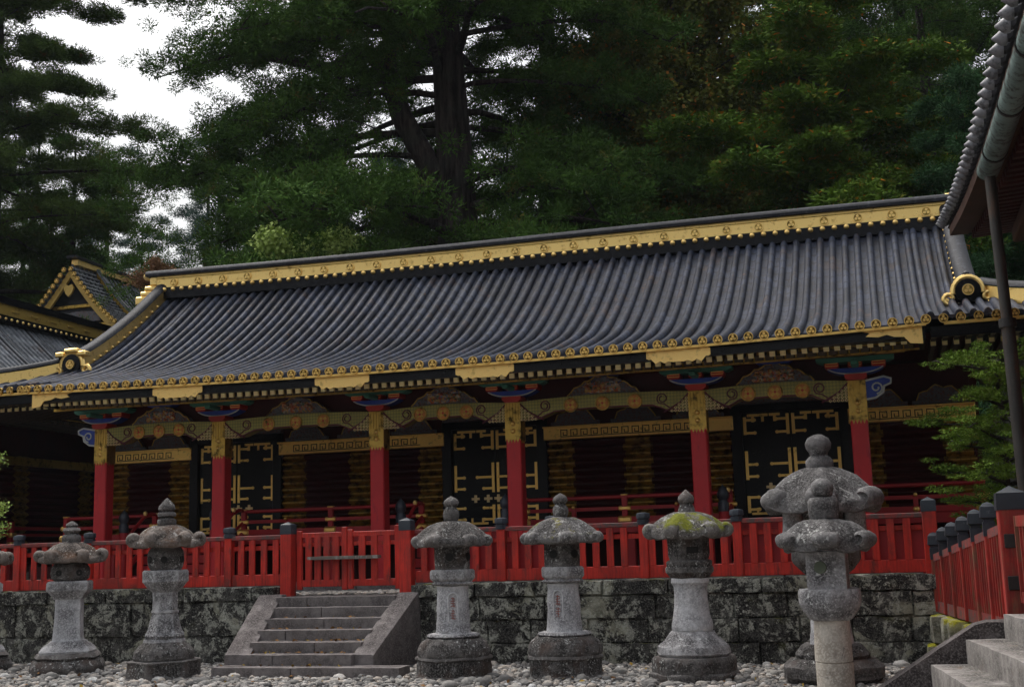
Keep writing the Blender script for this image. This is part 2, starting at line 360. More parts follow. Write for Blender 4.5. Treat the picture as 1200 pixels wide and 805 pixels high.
def rockbox(c, s, seg=.1, amp=.012, rnd=.03, seed=0, freq=5.):
    """subdivided rounded box with a worn surface"""
    nx, ny, nz = [max(1, int(round(q/seg))) for q in s]; v = []; f = []; key = {}
    hx, hy, hz = s[0]/2, s[1]/2, s[2]/2
    def vert(i, j, k):
        if (i, j, k) in key: return key[(i, j, k)]
        p = Vector(((2*i/nx-1)*hx, (2*j/ny-1)*hy, (2*k/nz-1)*hz))
        q = Vector((max(-hx+rnd, min(hx-rnd, p.x)), max(-hy+rnd, min(hy-rnd, p.y)), max(-hz+rnd, min(hz-rnd, p.z))))
        d = p-q
        if d.length > 1e-6: p = q+d.normalized()*min(rnd, d.length)
        nn = mnoise.noise_vector((p+Vector((c[0]+seed*7.3, c[1], c[2])))*freq)
        p += nn*amp
        key[(i, j, k)] = len(v); v.append((c[0]+p.x, c[1]+p.y, c[2]+p.z)); return key[(i, j, k)]
    for i in range(nx):
        for j in range(ny):
            f.append((vert(i, j, 0), vert(i, j+1, 0), vert(i+1, j+1, 0), vert(i+1, j, 0)))
            f.append((vert(i, j, nz), vert(i+1, j, nz), vert(i+1, j+1, nz), vert(i, j+1, nz)))
    for i in range(nx):
        for k in range(nz):
            f.append((vert(i, 0, k), vert(i+1, 0, k), vert(i+1, 0, k+1), vert(i, 0, k+1)))
            f.append((vert(i, ny, k), vert(i, ny, k+1), vert(i+1, ny, k+1), vert(i+1, ny, k)))
    for j in range(ny):
        for k in range(nz):
            f.append((vert(0, j, k), vert(0, j, k+1), vert(0, j+1, k+1), vert(0, j+1, k)))
            f.append((vert(nx, j, k), vert(nx, j+1, k), vert(nx, j+1, k+1), vert(nx, j, k+1)))
    return v, f
class MB:
    def __init__(s): s.v = []; s.f = []; s.mi = []
    def add(s, vf, M=None, mi=0):
        v, f = vf; o = len(s.v)
        if M is not None: v = [tuple(M @ Vector(p)) for p in v]
        s.v += [tuple(p) for p in v]; s.f += [tuple(o+i for i in q) for q in f]; s.mi += [mi]*len(f); return s
    def worn(s, amp, freq=6., seed=0):
        out = []
        for p in s.v:
            p = Vector(p); n = mnoise.noise_vector(p*freq+Vector((seed*3.7, seed*1.3, 0))); n2 = mnoise.noise_vector(p*freq*3.1+Vector((seed, 9, 0)))
            out.append(tuple(p+n*amp+n2*amp*.45))
        s.v = out; return s
ORG = {}
def mesh_of(name, mb, mats, smooth=None, off=(0, 0, 0)):
    me = bpy.data.meshes.new(name)
    v = np.array(mb.v, dtype=float)-np.array(off); me.from_pydata(v.tolist(), [], mb.f)
    for m in (mats if isinstance(mats, (list, tuple)) else [mats]): me.materials.append(Ms[m] if isinstance(m, str) else m)
    if len(set(mb.mi)) > 1: me.polygons.foreach_set('material_index', mb.mi)
    if smooth is not None:
        me.polygons.foreach_set('use_smooth', [True]*len(me.polygons)); me.set_sharp_from_angle(angle=R(smooth))
    me.update(); return me
def link(name, data, parent=None, loc=(0, 0, 0)):
    o = bpy.data.objects.new(name, data); col.objects.link(o); o.location = loc
    if parent is not None: o.parent = parent
    return o
def thing(name, label, cat, loc=(0, 0, 0), group=None):
    o = link(name, None, None, loc); o.empty_display_size = .2; o['label'] = label; o['category'] = cat
    if group: o['group'] = group
    ORG[o] = Vector(loc); return o
def part(name, mb, mats, parent, smooth=None, label=None):
    """mesh given in world coordinates, stored relative to its thing"""
    off = ORG[parent]; o = link(name, mesh_of(name, mb, mats, smooth, off), parent); ORG[o] = off
    if label: o['label'] = label
    return o
def inst(name, me, parent, world_loc, rot=None):
    o = link(name, me, parent, Vector(world_loc)-ORG[parent])
    if rot: o.rotation_euler = rot
    ORG[o] = Vector(world_loc); return o
def structure(name, mb, mats, smooth=None):
    o = link(name, mesh_of(name, mb, mats, smooth)); o['kind'] = 'structure'; return o
def copy_tree(o, parent=None):
    c = o.copy(); col.objects.link(c)
    if parent is not None: c.parent = parent
    for ch in list(o.children): copy_tree(ch, c)
    return c
def interp(pts):
    """smooth monotone-ish curve through (x,y) points (cubic Hermite)"""
    xs = [p[0] for p in pts]; ys = [p[1] for p in pts]; n = len(xs)
    ms = []
    for i in range(n):
        if i == 0: ms.append((ys[1]-ys[0])/(xs[1]-xs[0]))
        elif i == n-1: ms.append((ys[-1]-ys[-2])/(xs[-1]-xs[-2]))
        else: ms.append((ys[i+1]-ys[i-1])/(xs[i+1]-xs[i-1]))
    def f(x):
        i = 0
        while i < n-2 and x > xs[i+1]: i += 1
        h = xs[i+1]-xs[i]; t = (x-xs[i])/h
        return (2*t**3-3*t*t+1)*ys[i]+(t**3-2*t*t+t)*h*ms[i]+(-2*t**3+3*t*t)*ys[i+1]+(t**3-t*t)*h*ms[i+1]
    return f

# ------------------------------------------------------------- setting: ground, terrace, hill
g = MB(); g.add(([(-240, -120, 0), (240, -120, 0), (240, 17.2, 0), (-240, 17.2, 0)], [(0, 1, 2, 3)])); structure('gravel_court', g, 'gravel')
g = MB(); g.add(([(-60, 17.0, 1.0), (60, 17.0, 1.0), (60, 33, 1.0), (-60, 33, 1.0)], [(0, 1, 2, 3)])); structure('terrace_ground', g, 'gravel')
def hill_h(x, y):
    t = max(0., min(1., (y-32)/60.)); rise = 1+26/(1+math.exp(-(x+12-.10*(y-32))/9.)); far = max(0, y-90)*.08
    return .95+t*t*(3-2*t)*rise*1.0+far+1.2*t*mnoise.noise(Vector((x*.06, y*.06, 0)))
g = MB(); nx, ny = 70, 50; X = np.linspace(-220, 160, nx); Y = 32.9+np.linspace(0, 1, ny)**1.7*260
g.add(([(x, y, hill_h(x, y)) for y in Y for x in X], grid_faces(nx, ny))); structure('hill', g, 'hill', 180)

# ------------------------------------------------------------- retaining wall, steps
wl = thing('stone_retaining_wall', 'low dark lichen-stained stone block wall below the long red picket fence', 'wall', (-7, 17, 0))
def wall_mb(xa, xb, courses, y0, depth, seed):
    rr = random.Random(seed); mb = MB()
    for z0, z1, lmin, lmax in courses:
        x = xa-rr.uniform(0, .5)
        while x < xb:
            L = rr.uniform(lmin, lmax); x2 = min(x+L, xb); x1 = max(x, xa)
            if xb-x2 < .25: x2 = xb
            if x2-x1 > .12:
                d = rr.uniform(-.02, .02)
                mb.add(rockbox(((x1+x2)/2, y0+depth/2+d, (z0+z1)/2), (x2-x1-.016, depth, z1-z0-.014), .08, .022, .020, rr.random()*20))
            x = x2
    return mb
part('wall_courses', wall_mb(-22, -9.23, [(-.1, .42, .6, 1.4), (.42, .94, .5, 1.1)], 16.8, .45, 3), 'wall_stone', wl, 60)
part('wall_courses', wall_mb(-6.66, .62, [(-.1, .30, .5, 1.2), (.30, .62, .5, 1.0), (.62, .94, .5, 1.1)], 16.8, .45, 5), 'wall_stone', wl, 60)
for a_, b_ in ((-22, -9.2), (-6.7, .6)): part('wall_core', MB().add(box(((a_+b_)/2, 17.07, .5), (b_-a_, .44, 1.24))), 'wall_stone', wl)
part('coping', wall_mb(-22, -9.0, [(.94, 1.15, .9, 1.7)], 16.77, .5, 8), 'wall_stone', wl, 60)
part('coping', wall_mb(-6.75, .62, [(.94, 1.15, .9, 1.7)], 16.77, .5, 9), 'wall_stone', wl, 60)

st = thing('stone_steps', 'grey stone steps with sloping side slabs leading up to the red gate', 'steps', (-7.7, 15.9, 0))
rise = 1.0/7
for i in range(7):
    y0 = 14.95+i*.285; xa, xb = (-8.95, -6.2) if i == 0 else (-8.84+.22*(1-i/6.2), -6.91-.11*(1-i/6.2))
    mb = MB(); z1 = rise*(i+1)
    halves = [(xa, (xa+xb)/2+random.uniform(-.5, .5)), (0, xb)]; halves[1] = (halves[0][1], xb)
    for a, b in halves:
        mb.add(rockbox(((a+b)/2, y0+.2, z1-.09), (b-a-.006, .4 if i < 6 else .62, .18), .09, .006, .014, i))
    part('step', mb, 'step_stone', st, 50)
for xa, xb in ((-9.20, -8.81), (-6.94, -6.63)):
    mb = MB(); poly = [(15.36, rise), (15.36, rise+.13), (16.72, 1.03), (17.05, 1.03), (17.05, .0), (15.42, 0)]
    # slab subdivided along the slope
    n = 14; v = []; f = []
    for k in range(n+1):
        t = k/n; y = 15.36+(16.72-15.36)*t; z = rise+.13+(1.03-rise-.13)*t
        for x in (xa, xa+.02, (xa+xb)/2, xb-.02, xb):
            e = .012 if x in (xa, xb) else 0
            v.append((x+.22*(1-t)*(1 if xa < -8 else -.5), y, z-e))
    f += grid_faces(5, n+1); o = len(v)
    for k in range(n+1):
        t = k/n; y = 15.36+(16.72-15.36)*t
        for x in (xa, xb): v.append((x+.22*(1-t)*(1 if xa < -8 else -.5), y, .02))
    for k in range(n):
        f.append((5*k, 5*k+5, o+2*k+2, o+2*k)); f.append((5*k+4, o+2*k+1, o+2*k+3, 5*k+9))
    f.append((0, o, o+1, 4, 3, 2, 1)); mb.add((v, f)); mb.add(box(((xa+xb)/2, 16.88, .515), (xb-xa, .30, 1.03), .012))
    mb.worn(.005, 7); part('side_slab', mb, 'step_stone', st, 40)

# ------------------------------------------------------------- red picket fence and gate
def postcap(r, h, sides=8):
    mb = MB(); mb.add(lathe([(r*.92, 0), (r*.95, h*.36), (r*.82, h*.38), (r*.82, h*.46), (r*1.02, h*.50), (r*1.02, h*.84), (r*.94, h*.92), (r*.3, h)], 24, sides, .25, PI/sides)); return mb
cap_me = mesh_of('post_cap', postcap(.098, .17), 'cap_black', 30)
gcap_me = mesh_of('gate_post_cap', MB().add(lathe([(.132, 0), (.132, .13), (.125, .145), (.0, .19)], 16, 4, 0, PI/4)), 'cap_black', 30)
postB = MB().add(box((0, 0, .37), (.125, .12, .74), .008)); post_me = mesh_of('post', postB, 'fence_red')
pick_me = mesh_of('picket', MB().add(box((0, 0, .275), (.10, .03, .55), .005)), 'fence_red')
def fence(label, xa, xb, posts, zt, group, boards=()):
    t = thing('picket_fence', label, 'fence', ((xa+xb)/2, 17.02, 1.15), group)
    n = max(1, int((xb-xa)/1.9))
    def rail(name, z, h, d, y, m):
        mb = MB(); mb.add(box(((xa+xb)/2, y, z), (xb-xa, d, h), .008)); part(name, mb, m, t)
    rail('top_rail', zt-.03, .065, .13, 17.02, 'rail_top'); rail('upper_rail', zt-.19, .07, .05, 17.045, 'fence_red'); rail('base_board', 1.245, .17, .09, 17.02, 'fence_red')
    for a_, b_ in boards: part('backing_board', MB().add(box(((a_+b_)/2, 17.075, 1.53), (b_-a_, .02, .44))), 'inner_red', t)
    for x in posts:
        p = inst('post', post_me, t, (x, 17.0, 1.155)); inst('post_cap', cap_me, p, (x, 17.0, 1.155+.74))
    x = xa+.14; k = 0
    while x < xb-.06:
        if all(abs(x-p) > .11 for p in posts):
            q = inst('picket', pick_me, t, (x, 16.985, 1.325)); q.location.x += random.uniform(-.006, .006)
        x += .2; k += 1
    return t
fence('long red picket fence on the stone wall, left of the red gate', -20.0, -8.95, [-19.3, -17.9, -16.55, -15.15, -13.78, -12.42, -11.1, -9.87], 1.92, 'red fences on the stone wall')
fence('long red picket fence on the stone wall, right of the red gate', -6.76, .40, [-5.42, -4.66, -3.33, -2.03, -.75], 1.93, 'red fences on the stone wall', [(-6.7, -4.72), (-1.97, -.81), (-.69, .38)])
gt = thing('fence_gate', 'red slatted double gate with a grey crossbar at the head of the stone steps', 'gate', (-7.86, 17.0, 1.0))
for x in (-8.83, -6.88):
    p = part('gate_post', MB().add(box((x, 16.95, 1.46), (.185, .185, .94), .01)), 'fence_red', gt)
    inst('post_cap', gcap_me, p, (x, 16.95, 1.925))
for xa, xb in ((-8.70, -7.865), (-7.855, -7.0)):
    lf = MB(); xs = .085
    lf.add(box((xa+xs/2, 17.0, 1.53), (xs, .06, .88), .006)); lf.add(box((xb-xs/2, 17.0, 1.545), (xs, .06, .93), .006))
    lf.add(box(((xa+xb)/2, 17.0, 1.90), (xb-xa-2*xs, .055, .075), .006)); lf.add(box(((xa+xb)/2, 17.0, 1.18), (xb-xa-2*xs, .055, .10), .006)); lf.add(box(((xa+xb)/2, 17.012, 1.76), (xb-xa-2*xs, .03, .06), .004))
    L = part('gate_leaf', lf, 'fence_red', gt)
    n = 4 if xa < -8 else 3
    for i in range(n):
        x = xa+xs+(xb-xa-2*xs)*(i+.75)/(n+.4)
        part('slat', MB().add(box((x, 16.985, 1.55), (.105, .03, .66), .004)), 'fence_red', L)
part('crossbar', MB().add(rockbox((-7.88, 16.90, 1.555), (1.16, .13, .05), .06, .003, .006, 2)), 'wood_grey', gt, 40)
part('end_post', MB().add(box((.47, 16.95, 1.52), (.18, .18, .86), .01)), 'fence_red', next(o for o in col.objects if o.get('label', '').endswith('right of the red gate')))
_f = next(o for o in col.objects if o.get('label', '').endswith('right of the red gate')); inst('post_cap', gcap_me, _f, (.47, 16.95, 1.94))

# ------------------------------------------------------------- main storehouse
CX = -7.35
COLS = [-14.33, -11.79, -8.62, -6.08, -2.91, -.37]
B = thing('shrine_storehouse', 'long red columned shrine storehouse under a black tiled roof with a gold ridge', 'shrine building', (CX, 22, 1.0))
prof0 = interp([(18.5, 4.62), (19.6, 4.91), (21.3, 5.50), (23, 6.53), (24.5, 7.68)])
def lift(x): return .10*((x-CX)/7.8)**2 if abs(x-CX) < 8.2 else .11
def prof(y, x=None): return prof0(y)+(lift(x)*max(0., 1-(y-18.5)/3.2) if x is not None else 0)
def curved_strip(x0, x1, y0, y1, za, zb, n=24, k=1.):
    v = []
    for i in range(n+1):
        x = x0+(x1-x0)*i/n; d = lift(x)*k; v += [(x, y0, za+d), (x, y0, zb+d), (x, y1, zb+d), (x, y1, za+d)]
    f = [(4*i+j, 4*i+4+j, 4*i+4+(j+1) % 4, 4*i+(j+1) % 4) for i in range(n) for j in range(4)]
    return v, f+[(0, 1, 2, 3), (4*n+3, 4*n+2, 4*n+1, 4*n)]
def roof_mesh(x0, x1, ya, yb, rib=.235, mat='tile', clipf=None, phase=0.):
    """concave sheet with round cover tiles; clipf(x) gives the eave y for this rib"""
    mb = MB(); n = int(round((x1-x0)/rib)); rib = (x1-x0)/n; xs = []
    for i in range(n+1):
        x = x0+i*rib; xs.append(x); y0 = clipf(x) if clipf else ya
        if yb-y0 < .2: continue
        k = 16; ys = [y0+(yb-y0)*j/k for j in range(k+1)]
        r = .064; v = []; m = 7
        jx = random.uniform(-.006, .006); jz = random.uniform(-.004, .006)
        for y in ys:
            z = prof(y, x)
            for q in range(m):
                th = PI*q/(m-1); v.append((x+jx+r*math.cos(th), y, z+r*1.35*math.sin(th)-.018+jz))
        f = grid_faces(m, k+1); f.append(tuple(range(m)))
        mb.add((v, f))
    # pan sheet as strips between ribs
    for i in range(n):
        x = x0+i*rib; y0 = max(clipf(x), clipf(x+rib)) if clipf else ya
        if yb-y0 < .2: continue
        k = 16; v = []
        for j in range(k+1):
            y = y0+(yb-y0)*j/k; z = prof(y, x); v += [(x, y, z-.02), (x+rib/2, y, z-.055), (x+rib, y, z-.02)]
        mb.add((v, grid_faces(3, k+1)))
        z = prof(y0, x)
        mb.add(([(x, y0, z), (x+rib, y0, z), (x+rib, y0, z-.05), (x, y0, z-.05), (x, yb, prof(yb)-.05), (x+rib, yb, prof(yb)-.05)], [(0, 3, 2, 1)]))
    return mb, xs
KX0, KX1, EY, MY = -14.95, .70, 18.5, 19.6
XL, XR = -18.35, 3.45
def hipclip(x):
    if KX0 <= x <= KX1: return EY
    if x < -16.2: return max(MY, MY+(-16.2-x)*0)
    return MY
mb, xsr = roof_mesh(XL+.3, XR-.3, EY, 24.45, clipf=lambda x: EY if KX0-.05 <= x <= KX1+.05 else MY)
# trim the roof behind the hip: ribs outside the gable stop at the corner ridge
def hiptop(x): return 21.4 if x < -16.3 or x > 1.65 else 24.45
mb = MB()
for (a, b, lo, hi) in ((KX0, KX1, EY, 24.45), (-16.35, KX0-.12, MY, 24.45), (KX1+.12, 1.66, MY, 24.45)):
    m2, xs = roof_mesh(a, b, lo, hi); o = len(mb.v); mb.v += m2.v; mb.f += [tuple(i+o for i in q) for q in m2.f]; mb.mi += m2.mi
for sgn, xg, xe in ((-1, -16.35, XL), (1, 1.66, XR)):
    n = 8
    for i in range(1, n):
        x = xg+(xe-xg)*i/n; top = MY+(21.5-MY)*(1-i/n); k = 8; v = []
        for j in range(k+1):
            y = MY+(top-MY)*j/k; z = prof(y)
            for q in range(7):
                th = PI*q/6; v.append((x+.078*math.cos(th), y, z+.08*math.sin(th)))
        mb.add((v, grid_faces(7, k+1)+[tuple(range(7))]))
    v = []; k = 8
    for j in range(k+1):
        y = MY+(21.5-MY)*j/k; xa = xg; xb = xg+(xe-xg)*(1-j/k); z = prof(y); v += [(xa, y, z), (xb, y, z)]
    mb.add((v, grid_faces(2, k+1)))
    # side slope of the hip running back
    mb.add(([(xg, 21.5, prof(21.5)), (xe, MY, prof(MY)), (xe, 29.4, prof(MY)), (xg, 27.5, prof(21.5))], [(0, 1, 2, 3)]))
    # gable wall
    mb.add(([(xg+sgn*-.3, 21.5, prof(21.5)), (xg+sgn*-.3, 24.5, 7.75), (xg+sgn*-.3, 27.5, prof(21.5))], [(0, 1, 2)]))
# rear slope
kb = 12; v = []
for j in range(kb+1):
    y = 18.9+(24.5-18.9)*j/kb; v += [(-16.35, 49-y, prof(y)), (1.66, 49-y, prof(y))]
mb.add((v, grid_faces(2, kb+1)))
roof = part('roof', mb, 'tile', B, 40)

# crest (three leaves in a ring), shared by eave tile ends and ridge rosettes
def crest_mb(r, th=.02, ring=True):
    """disc facing -Y"""
    mb = MB(); n = 20
    M90 = Matrix.Rotation(PI/2, 4, 'X')
    mb.add(lathe([(r*.84, -th*.1), (r*.84, th*.45), (0.001, th*.5)], n), M90, 2)
    if ring: mb.add(lathe([(r*.80, th*.3), (r*.84, th), (r, th), (r, -th*1.5)], n), M90)
    for k in range(3):
        a = PI/2+k*2*PI/3; L = []
        for (p, q) in ((.06, 0), (.2, .22), (.46, .30), (.66, .14), (.70, 0), (.66, -.14), (.46, -.30), (.2, -.22)):
            L.append((r*(p*math.cos(a)-q*math.sin(a)), r*(p*math.sin(a)+q*math.cos(a))))
        mb.add(prism(L, 'y', -th*1.15, -th*.4), None, 1)
    return mb
disc_me = mesh_of('eave_tile_end', crest_mb(.072, .02), ['gold', 'gold', 'gold_recess'], 40)
disc_dark = mesh_of('tile_face', crest_mb(.09, .02), ['gold_dull', 'gold', 'gold_recess'], 40)
ndisc = int(round((KX1-KX0)/.235)); pitch_d = (KX1-KX0)/ndisc
ends = part('eave_edge', MB().add(curved_strip(KX0, KX1, EY-.005, EY+.045, prof(EY)-.065, prof(EY)-.028)), 'gold', B)
for i in range(ndisc+1): inst('eave_tile_end', disc_me, B, (KX0+i*pitch_d, EY-.012, prof(EY, KX0+i*pitch_d)+.022))
for a, b in ((-18.2, KX0-.3), (KX1+.3, 3.3)):
    n = int((b-a)/.235)
    part('eave_edge', MB().add(box(((a+b)/2, MY+.02, prof(MY)-.055), (b-a, .05, .05), .004)), 'gold', B)
    for i in range(n+1): inst('eave_tile_end', disc_me, B, (a+i*(b-a)/n, MY-.012, prof(MY)+.022))
# fascia under the eave edge
zf = prof(EY)-.08
part('fascia', MB().add(curved_strip(KX0+.05, KX1-.05, EY+.09, EY+.19, zf-.125, zf+.005)).add(curved_strip(KX0+.05, KX1-.05, EY+.07, EY+.33, zf-.006, zf+.02)), 'black', B)
for a, b in ((-18.2, KX0-.1), (KX1+.1, 3.3)):
    part('fascia', MB().add(box(((a+b)/2, MY+.14, prof(MY)-.16), (b-a, .1, .17), .006)), 'black', B)
# rafters with gilt tips
RZ = zf-.125; slope = .20
ra = MB(); a = math.atan(slope); Mr = Matrix.Rotation(a, 4, 'X')
ra.add(box((0, .82, -.055), (.075, 1.64, .11), .004), Mr); raf_me = mesh_of('rafter', ra, 'rafter')
tip_me = mesh_of('gilt_tip', MB().add(box((0, -.012, -.055), (.085, .05, .128), .004), Mr), 'gold_tip')
nr = 96
for i in range(nr):
    x = KX0+.16+(KX1-KX0-.32)*i/(nr-1); o = inst('rafter', raf_me, B, (x, EY+.32, RZ+.06+lift(x))); inst('gilt_tip', tip_me, o, (x, EY+.32, RZ+.06+lift(x)))
# boards above the rafters and the row of painted blocks behind the tips
bd = MB(); bd.add(prism([(EY+.25, RZ+.07), (EY+2.2, RZ+.07+.39), (EY+2.2, RZ+.10+.39), (EY+.25, RZ+.10)], 'x', KX0+.1, KX1-.1)); part('eave_boarding', bd, 'rafter', B)
blk = MB(); blk2 = MB()
for i in range(nr-1):
    x = KX0+.16+(KX1-KX0-.32)*(i+.5)/(nr-1)
    blk.add(box((x, EY+.75, RZ+.008+lift(x)*.6), (.135, .06, .10), .02)); 
blk2.add(box((CX+.06, EY+.80, RZ+.07), (KX1-KX0-.3, .05, .16)))
blk2.add(curved_strip(KX0+.2, KX1-.1, EY+.69, EY+.79, RZ-.058, RZ-.038, 24, .6))
pb = part('rafter_blocks', blk, 'block_paint', B); pb['kind'] = 'stuff'
part('rafter_beam', blk2, 'gold_dull', B)
# side eaves rafters: two rows
sr = MB(); stp = MB()
for a_, b_ in ((-18.2, KX0-.15), (KX1+.15, 3.3)):
    n = int((b_-a_)/.17)
    for i in range(n+1):
        x = a_+(b_-a_)*i/n
        for dy, dz in ((.30, -.30), (.72, -.36)):
            sr.add(box((x, MY+dy+.9, prof(MY)+dz+.12), (.07, 1.8, .09)), None, 0); sr.add(box((x, MY+dy-.01, prof(MY)+dz+.12), (.082, .03, .10)), None, 1)
q = part('rafter', sr, ['rafter', 'gold_tip'], B); q['kind'] = 'stuff'
# gold plates on the fascia
def plate_poly(L, h):
    top = []
    for k in range(15):
        t = k/14; x = -L/2+L/2*t; top.append((x, h*(.16+.34*min(1, t*3.2)**.7)*(1+.30*math.cos(t*22)*(1-t))))
    top += [(-x, z) for x, z in reversed(top[:-1])]
    return top+[(x, -z) for x, z in reversed(top)]
plate_me = mesh_of('fascia_plate', MB().add(prism(plate_poly(1.0, .25), 'y', -.012, .01)), 'gold_plate')
for x in (-11.79, -8.62, -6.08, -2.91): inst('fascia_plate', plate_me, B, (x-.06, EY+.078, zf-.045+lift(x)))
for x0, sg in ((KX0+.06, 1), (KX1-.06, -1)):
    m2 = MB().add(prism([(0, .07), (sg*.70, .07), (sg*.86, .03), (sg*.74, .0), (sg*.80, -.05), (sg*.62, -.07), (sg*.5, -.04), (sg*.40, -.08), (sg*.26, -.09), (sg*.18, -.19), (0, -.21)][::sg], 'y', -.012, .01))
    for v in range(len(m2.v)): m2.v[v] = (m2.v[v][0]+x0, m2.v[v][1]+EY+.075, m2.v[v][2]+zf-.03+lift(x0))
    part('corner_plate', m2, 'gold_plate', B)
    part('eave_return', MB().add(box((x0, EY+.65, zf-.08+lift(x0)), (.08, 1.0, .2), .005)), 'black', B)

# ridge
RY = 24.5
def zr(x): u = (x-CX)/8.7; return (.10 if u < 0 else -.05)*u*u
def ridge_strip(x0, x1, y0, y1, za, zb, n=24):
    v = []
    for i in range(n+1):
        x = x0+(x1-x0)*i/n; d = zr(x); v += [(x, y0, za+d), (x, y0, zb+d), (x, y1, zb+d), (x, y1, za+d)]
    f = []
    for i in range(n):
        for j in range(4): f.append((4*i+j, 4*i+4+j, 4*i+4+(j+1) % 4, 4*i+(j+1) % 4))
    return v, f+[(0, 1, 2, 3), (4*n+3, 4*n+2, 4*n+1, 4*n)]
rx0, rx1 = -16.1, 1.45
rg = part('ridge', MB().add(ridge_strip(rx0, rx1, RY-.2, RY+.2, 7.78, 8.07)), 'gold_bright', B)
part('ridge_base', MB().add(ridge_strip(rx0, rx1, RY-.27, RY+.27, 7.52, 7.78)), 'black', rg)
part('ridge_line', MB().add(ridge_strip(rx0, rx1, RY-.212, RY-.2, 8.0, 8.018)), 'gold_dull', rg)
cp = MB(); v = []; n = 24; m = 9
for i in range(n+1):
    x = rx0-.28+(rx1-rx0+.56)*i/n; d = zr(x)+8.07
    for q in range(m):
        th = PI*q/(m-1); v.append((x, RY-.30*math.cos(th), d+.05+.13*math.sin(th)))
f = grid_faces(m, n+1); f += [tuple(range(m)), tuple(n*m+q for q in range(m))[::-1]]
cp.add((v, f)); cp.add(ridge_strip(rx0-.28, rx1+.28, RY-.29, RY+.29, 8.072, 8.13)); part('ridge_cap', cp, 'tile_cap', rg, 40)
ros_me = mesh_of('crest', crest_mb(.095, .022), ['gold_bright', 'gold_bright', 'gold_dull'], 40)
for i in range(27): x = rx0+.45+(rx1-rx0-.8)*i/26; inst('crest', ros_me, rg, (x, RY-.205, 7.90+zr(x)))
stud_me = mesh_of('stud', MB().add(lathe([(.055, 0), (.05, .03), (.02, .05), (0.001, .052)], 12), Matrix.Rotation(PI/2, 4, 'X')), 'gold_bright', 60)
for i in range(75): x = rx0+.25+(rx1-rx0-.5)*i/74; inst('stud', stud_me, rg, (x, RY-.275, 7.725+zr(x)))
for x0, sg in ((rx0, -1), (rx1, 1)):
    e = MB()
    for k, (w_, za, zb) in enumerate(((.20, 8.02, 8.24), (.34, 7.90, 8.02), (.44, 7.78, 7.90), (.56, 7.58, 7.78))):
        e.add(box((x0+sg*w_/2, RY, (za+zb)/2-.06), (w_, .44+.03*k, zb-za), .03))
    part('ridge_end', e, 'gold_bright', rg)
    part('ridge_end_tip', MB().add(lathe([(.09, 0), (.09, .16), (.05, .2)], 12), Matrix.Translation((x0+sg*.28, RY, 8.22)) @ Matrix.Rotation(sg*R(80), 4, 'Y')), 'gold_bright', rg, 40)
# descending ridges and corner ridges
def sweep_ridge(pts, w_, h, mb_gold, mb_dark):
    """pts along the roof; gold body and dark rounded top"""
    P = [Vector(p) for p in pts]; vg = []; vd = []; m = 7
    for i, p in enumerate(P):
        t = (P[min(i+1, len(P)-1)]-P[max(i-1, 0)]); t.z = 0; t.normalize(); s_ = Vector((-t.y, t.x, 0))
        for sg, z in ((-1, -.05), (-1, h), (1, h), (1, -.05)): vg.append(tuple(p+s_*sg*w_/2+Vector((0, 0, z))))
        for q in range(m):
            th = PI*q/(m-1); vd.append(tuple(p+s_*(w_*.68*math.cos(th))+Vector((0, 0, h+.02+.11*math.sin(th)))))
        
    k = len(P); f = []
    for i in range(k-1):
        for j in range(4): f.append((4*i+j, 4*i+4+j, 4*i+4+(j+1) % 4, 4*i+(j+1) % 4))
    f += [(0, 1, 2, 3), (4*k-1, 4*k-2, 4*k-3, 4*k-4)]; mb_gold.add((vg, f))
    fd = grid_faces(m, k)
    for i in range(k-1): fd.append((i*m, i*m+m-1, i*m+2*m-1, i*m+m))
    fd += [tuple(range(m)), tuple((k-1)*m+q for q in range(m))[::-1]]; mb_dark.add((vd, fd))
def scroll(mb, c, r, sg, w_=.05, turns=1.3):
    pts = []
    for i in range(18):
        t = i/17; a = sg*(t*turns*2*PI)-PI/2; rr = r*(1-.72*t); pts.append((c[0]+rr*math.cos(a), c[1], c[2]+rr*math.sin(a)))
    mb.add(tube(pts, [w_*(1-.4*i/17) for i in range(18)], 8))
def demon_tile(mb, md, c, s=1., top=True):
    x, y, z = c
    arch = [(x+s*.26*math.cos(t), y, z+s*(.10+.30*math.sin(t))) for t in [PI*k/12 for k in range(13)]]
    mb.add(tube(arch, .055*s, 8))
    for sg in (-1, 1):
        scroll(mb, (x+sg*s*.33, y, z+s*.02), s*.11, sg, .05*s); top and mb.add(box((x+sg*s*.27, y, z+s*.36), (.2*s, .2, .1*s), .02))
    if top: mb.add(box((x, y, z+s*.43), (.34*s, .2, .1*s), .03))
    else: md.add(box((x, y+.06, z+s*.16), (.50*s, .12, .42*s), .06)); md.add(lathe([(.10*s, 0), (.06*s, .12), (.001, .16)], 10, center=(x, y+.05)), Matrix.Translation((0, 0, z+s*.36)))
    md.add(lathe([(.22*s, 0), (.22*s, .05)], 16), Matrix.Translation((x, y, z+s*.14)) @ Matrix.Rotation(PI/2, 4, 'X'))
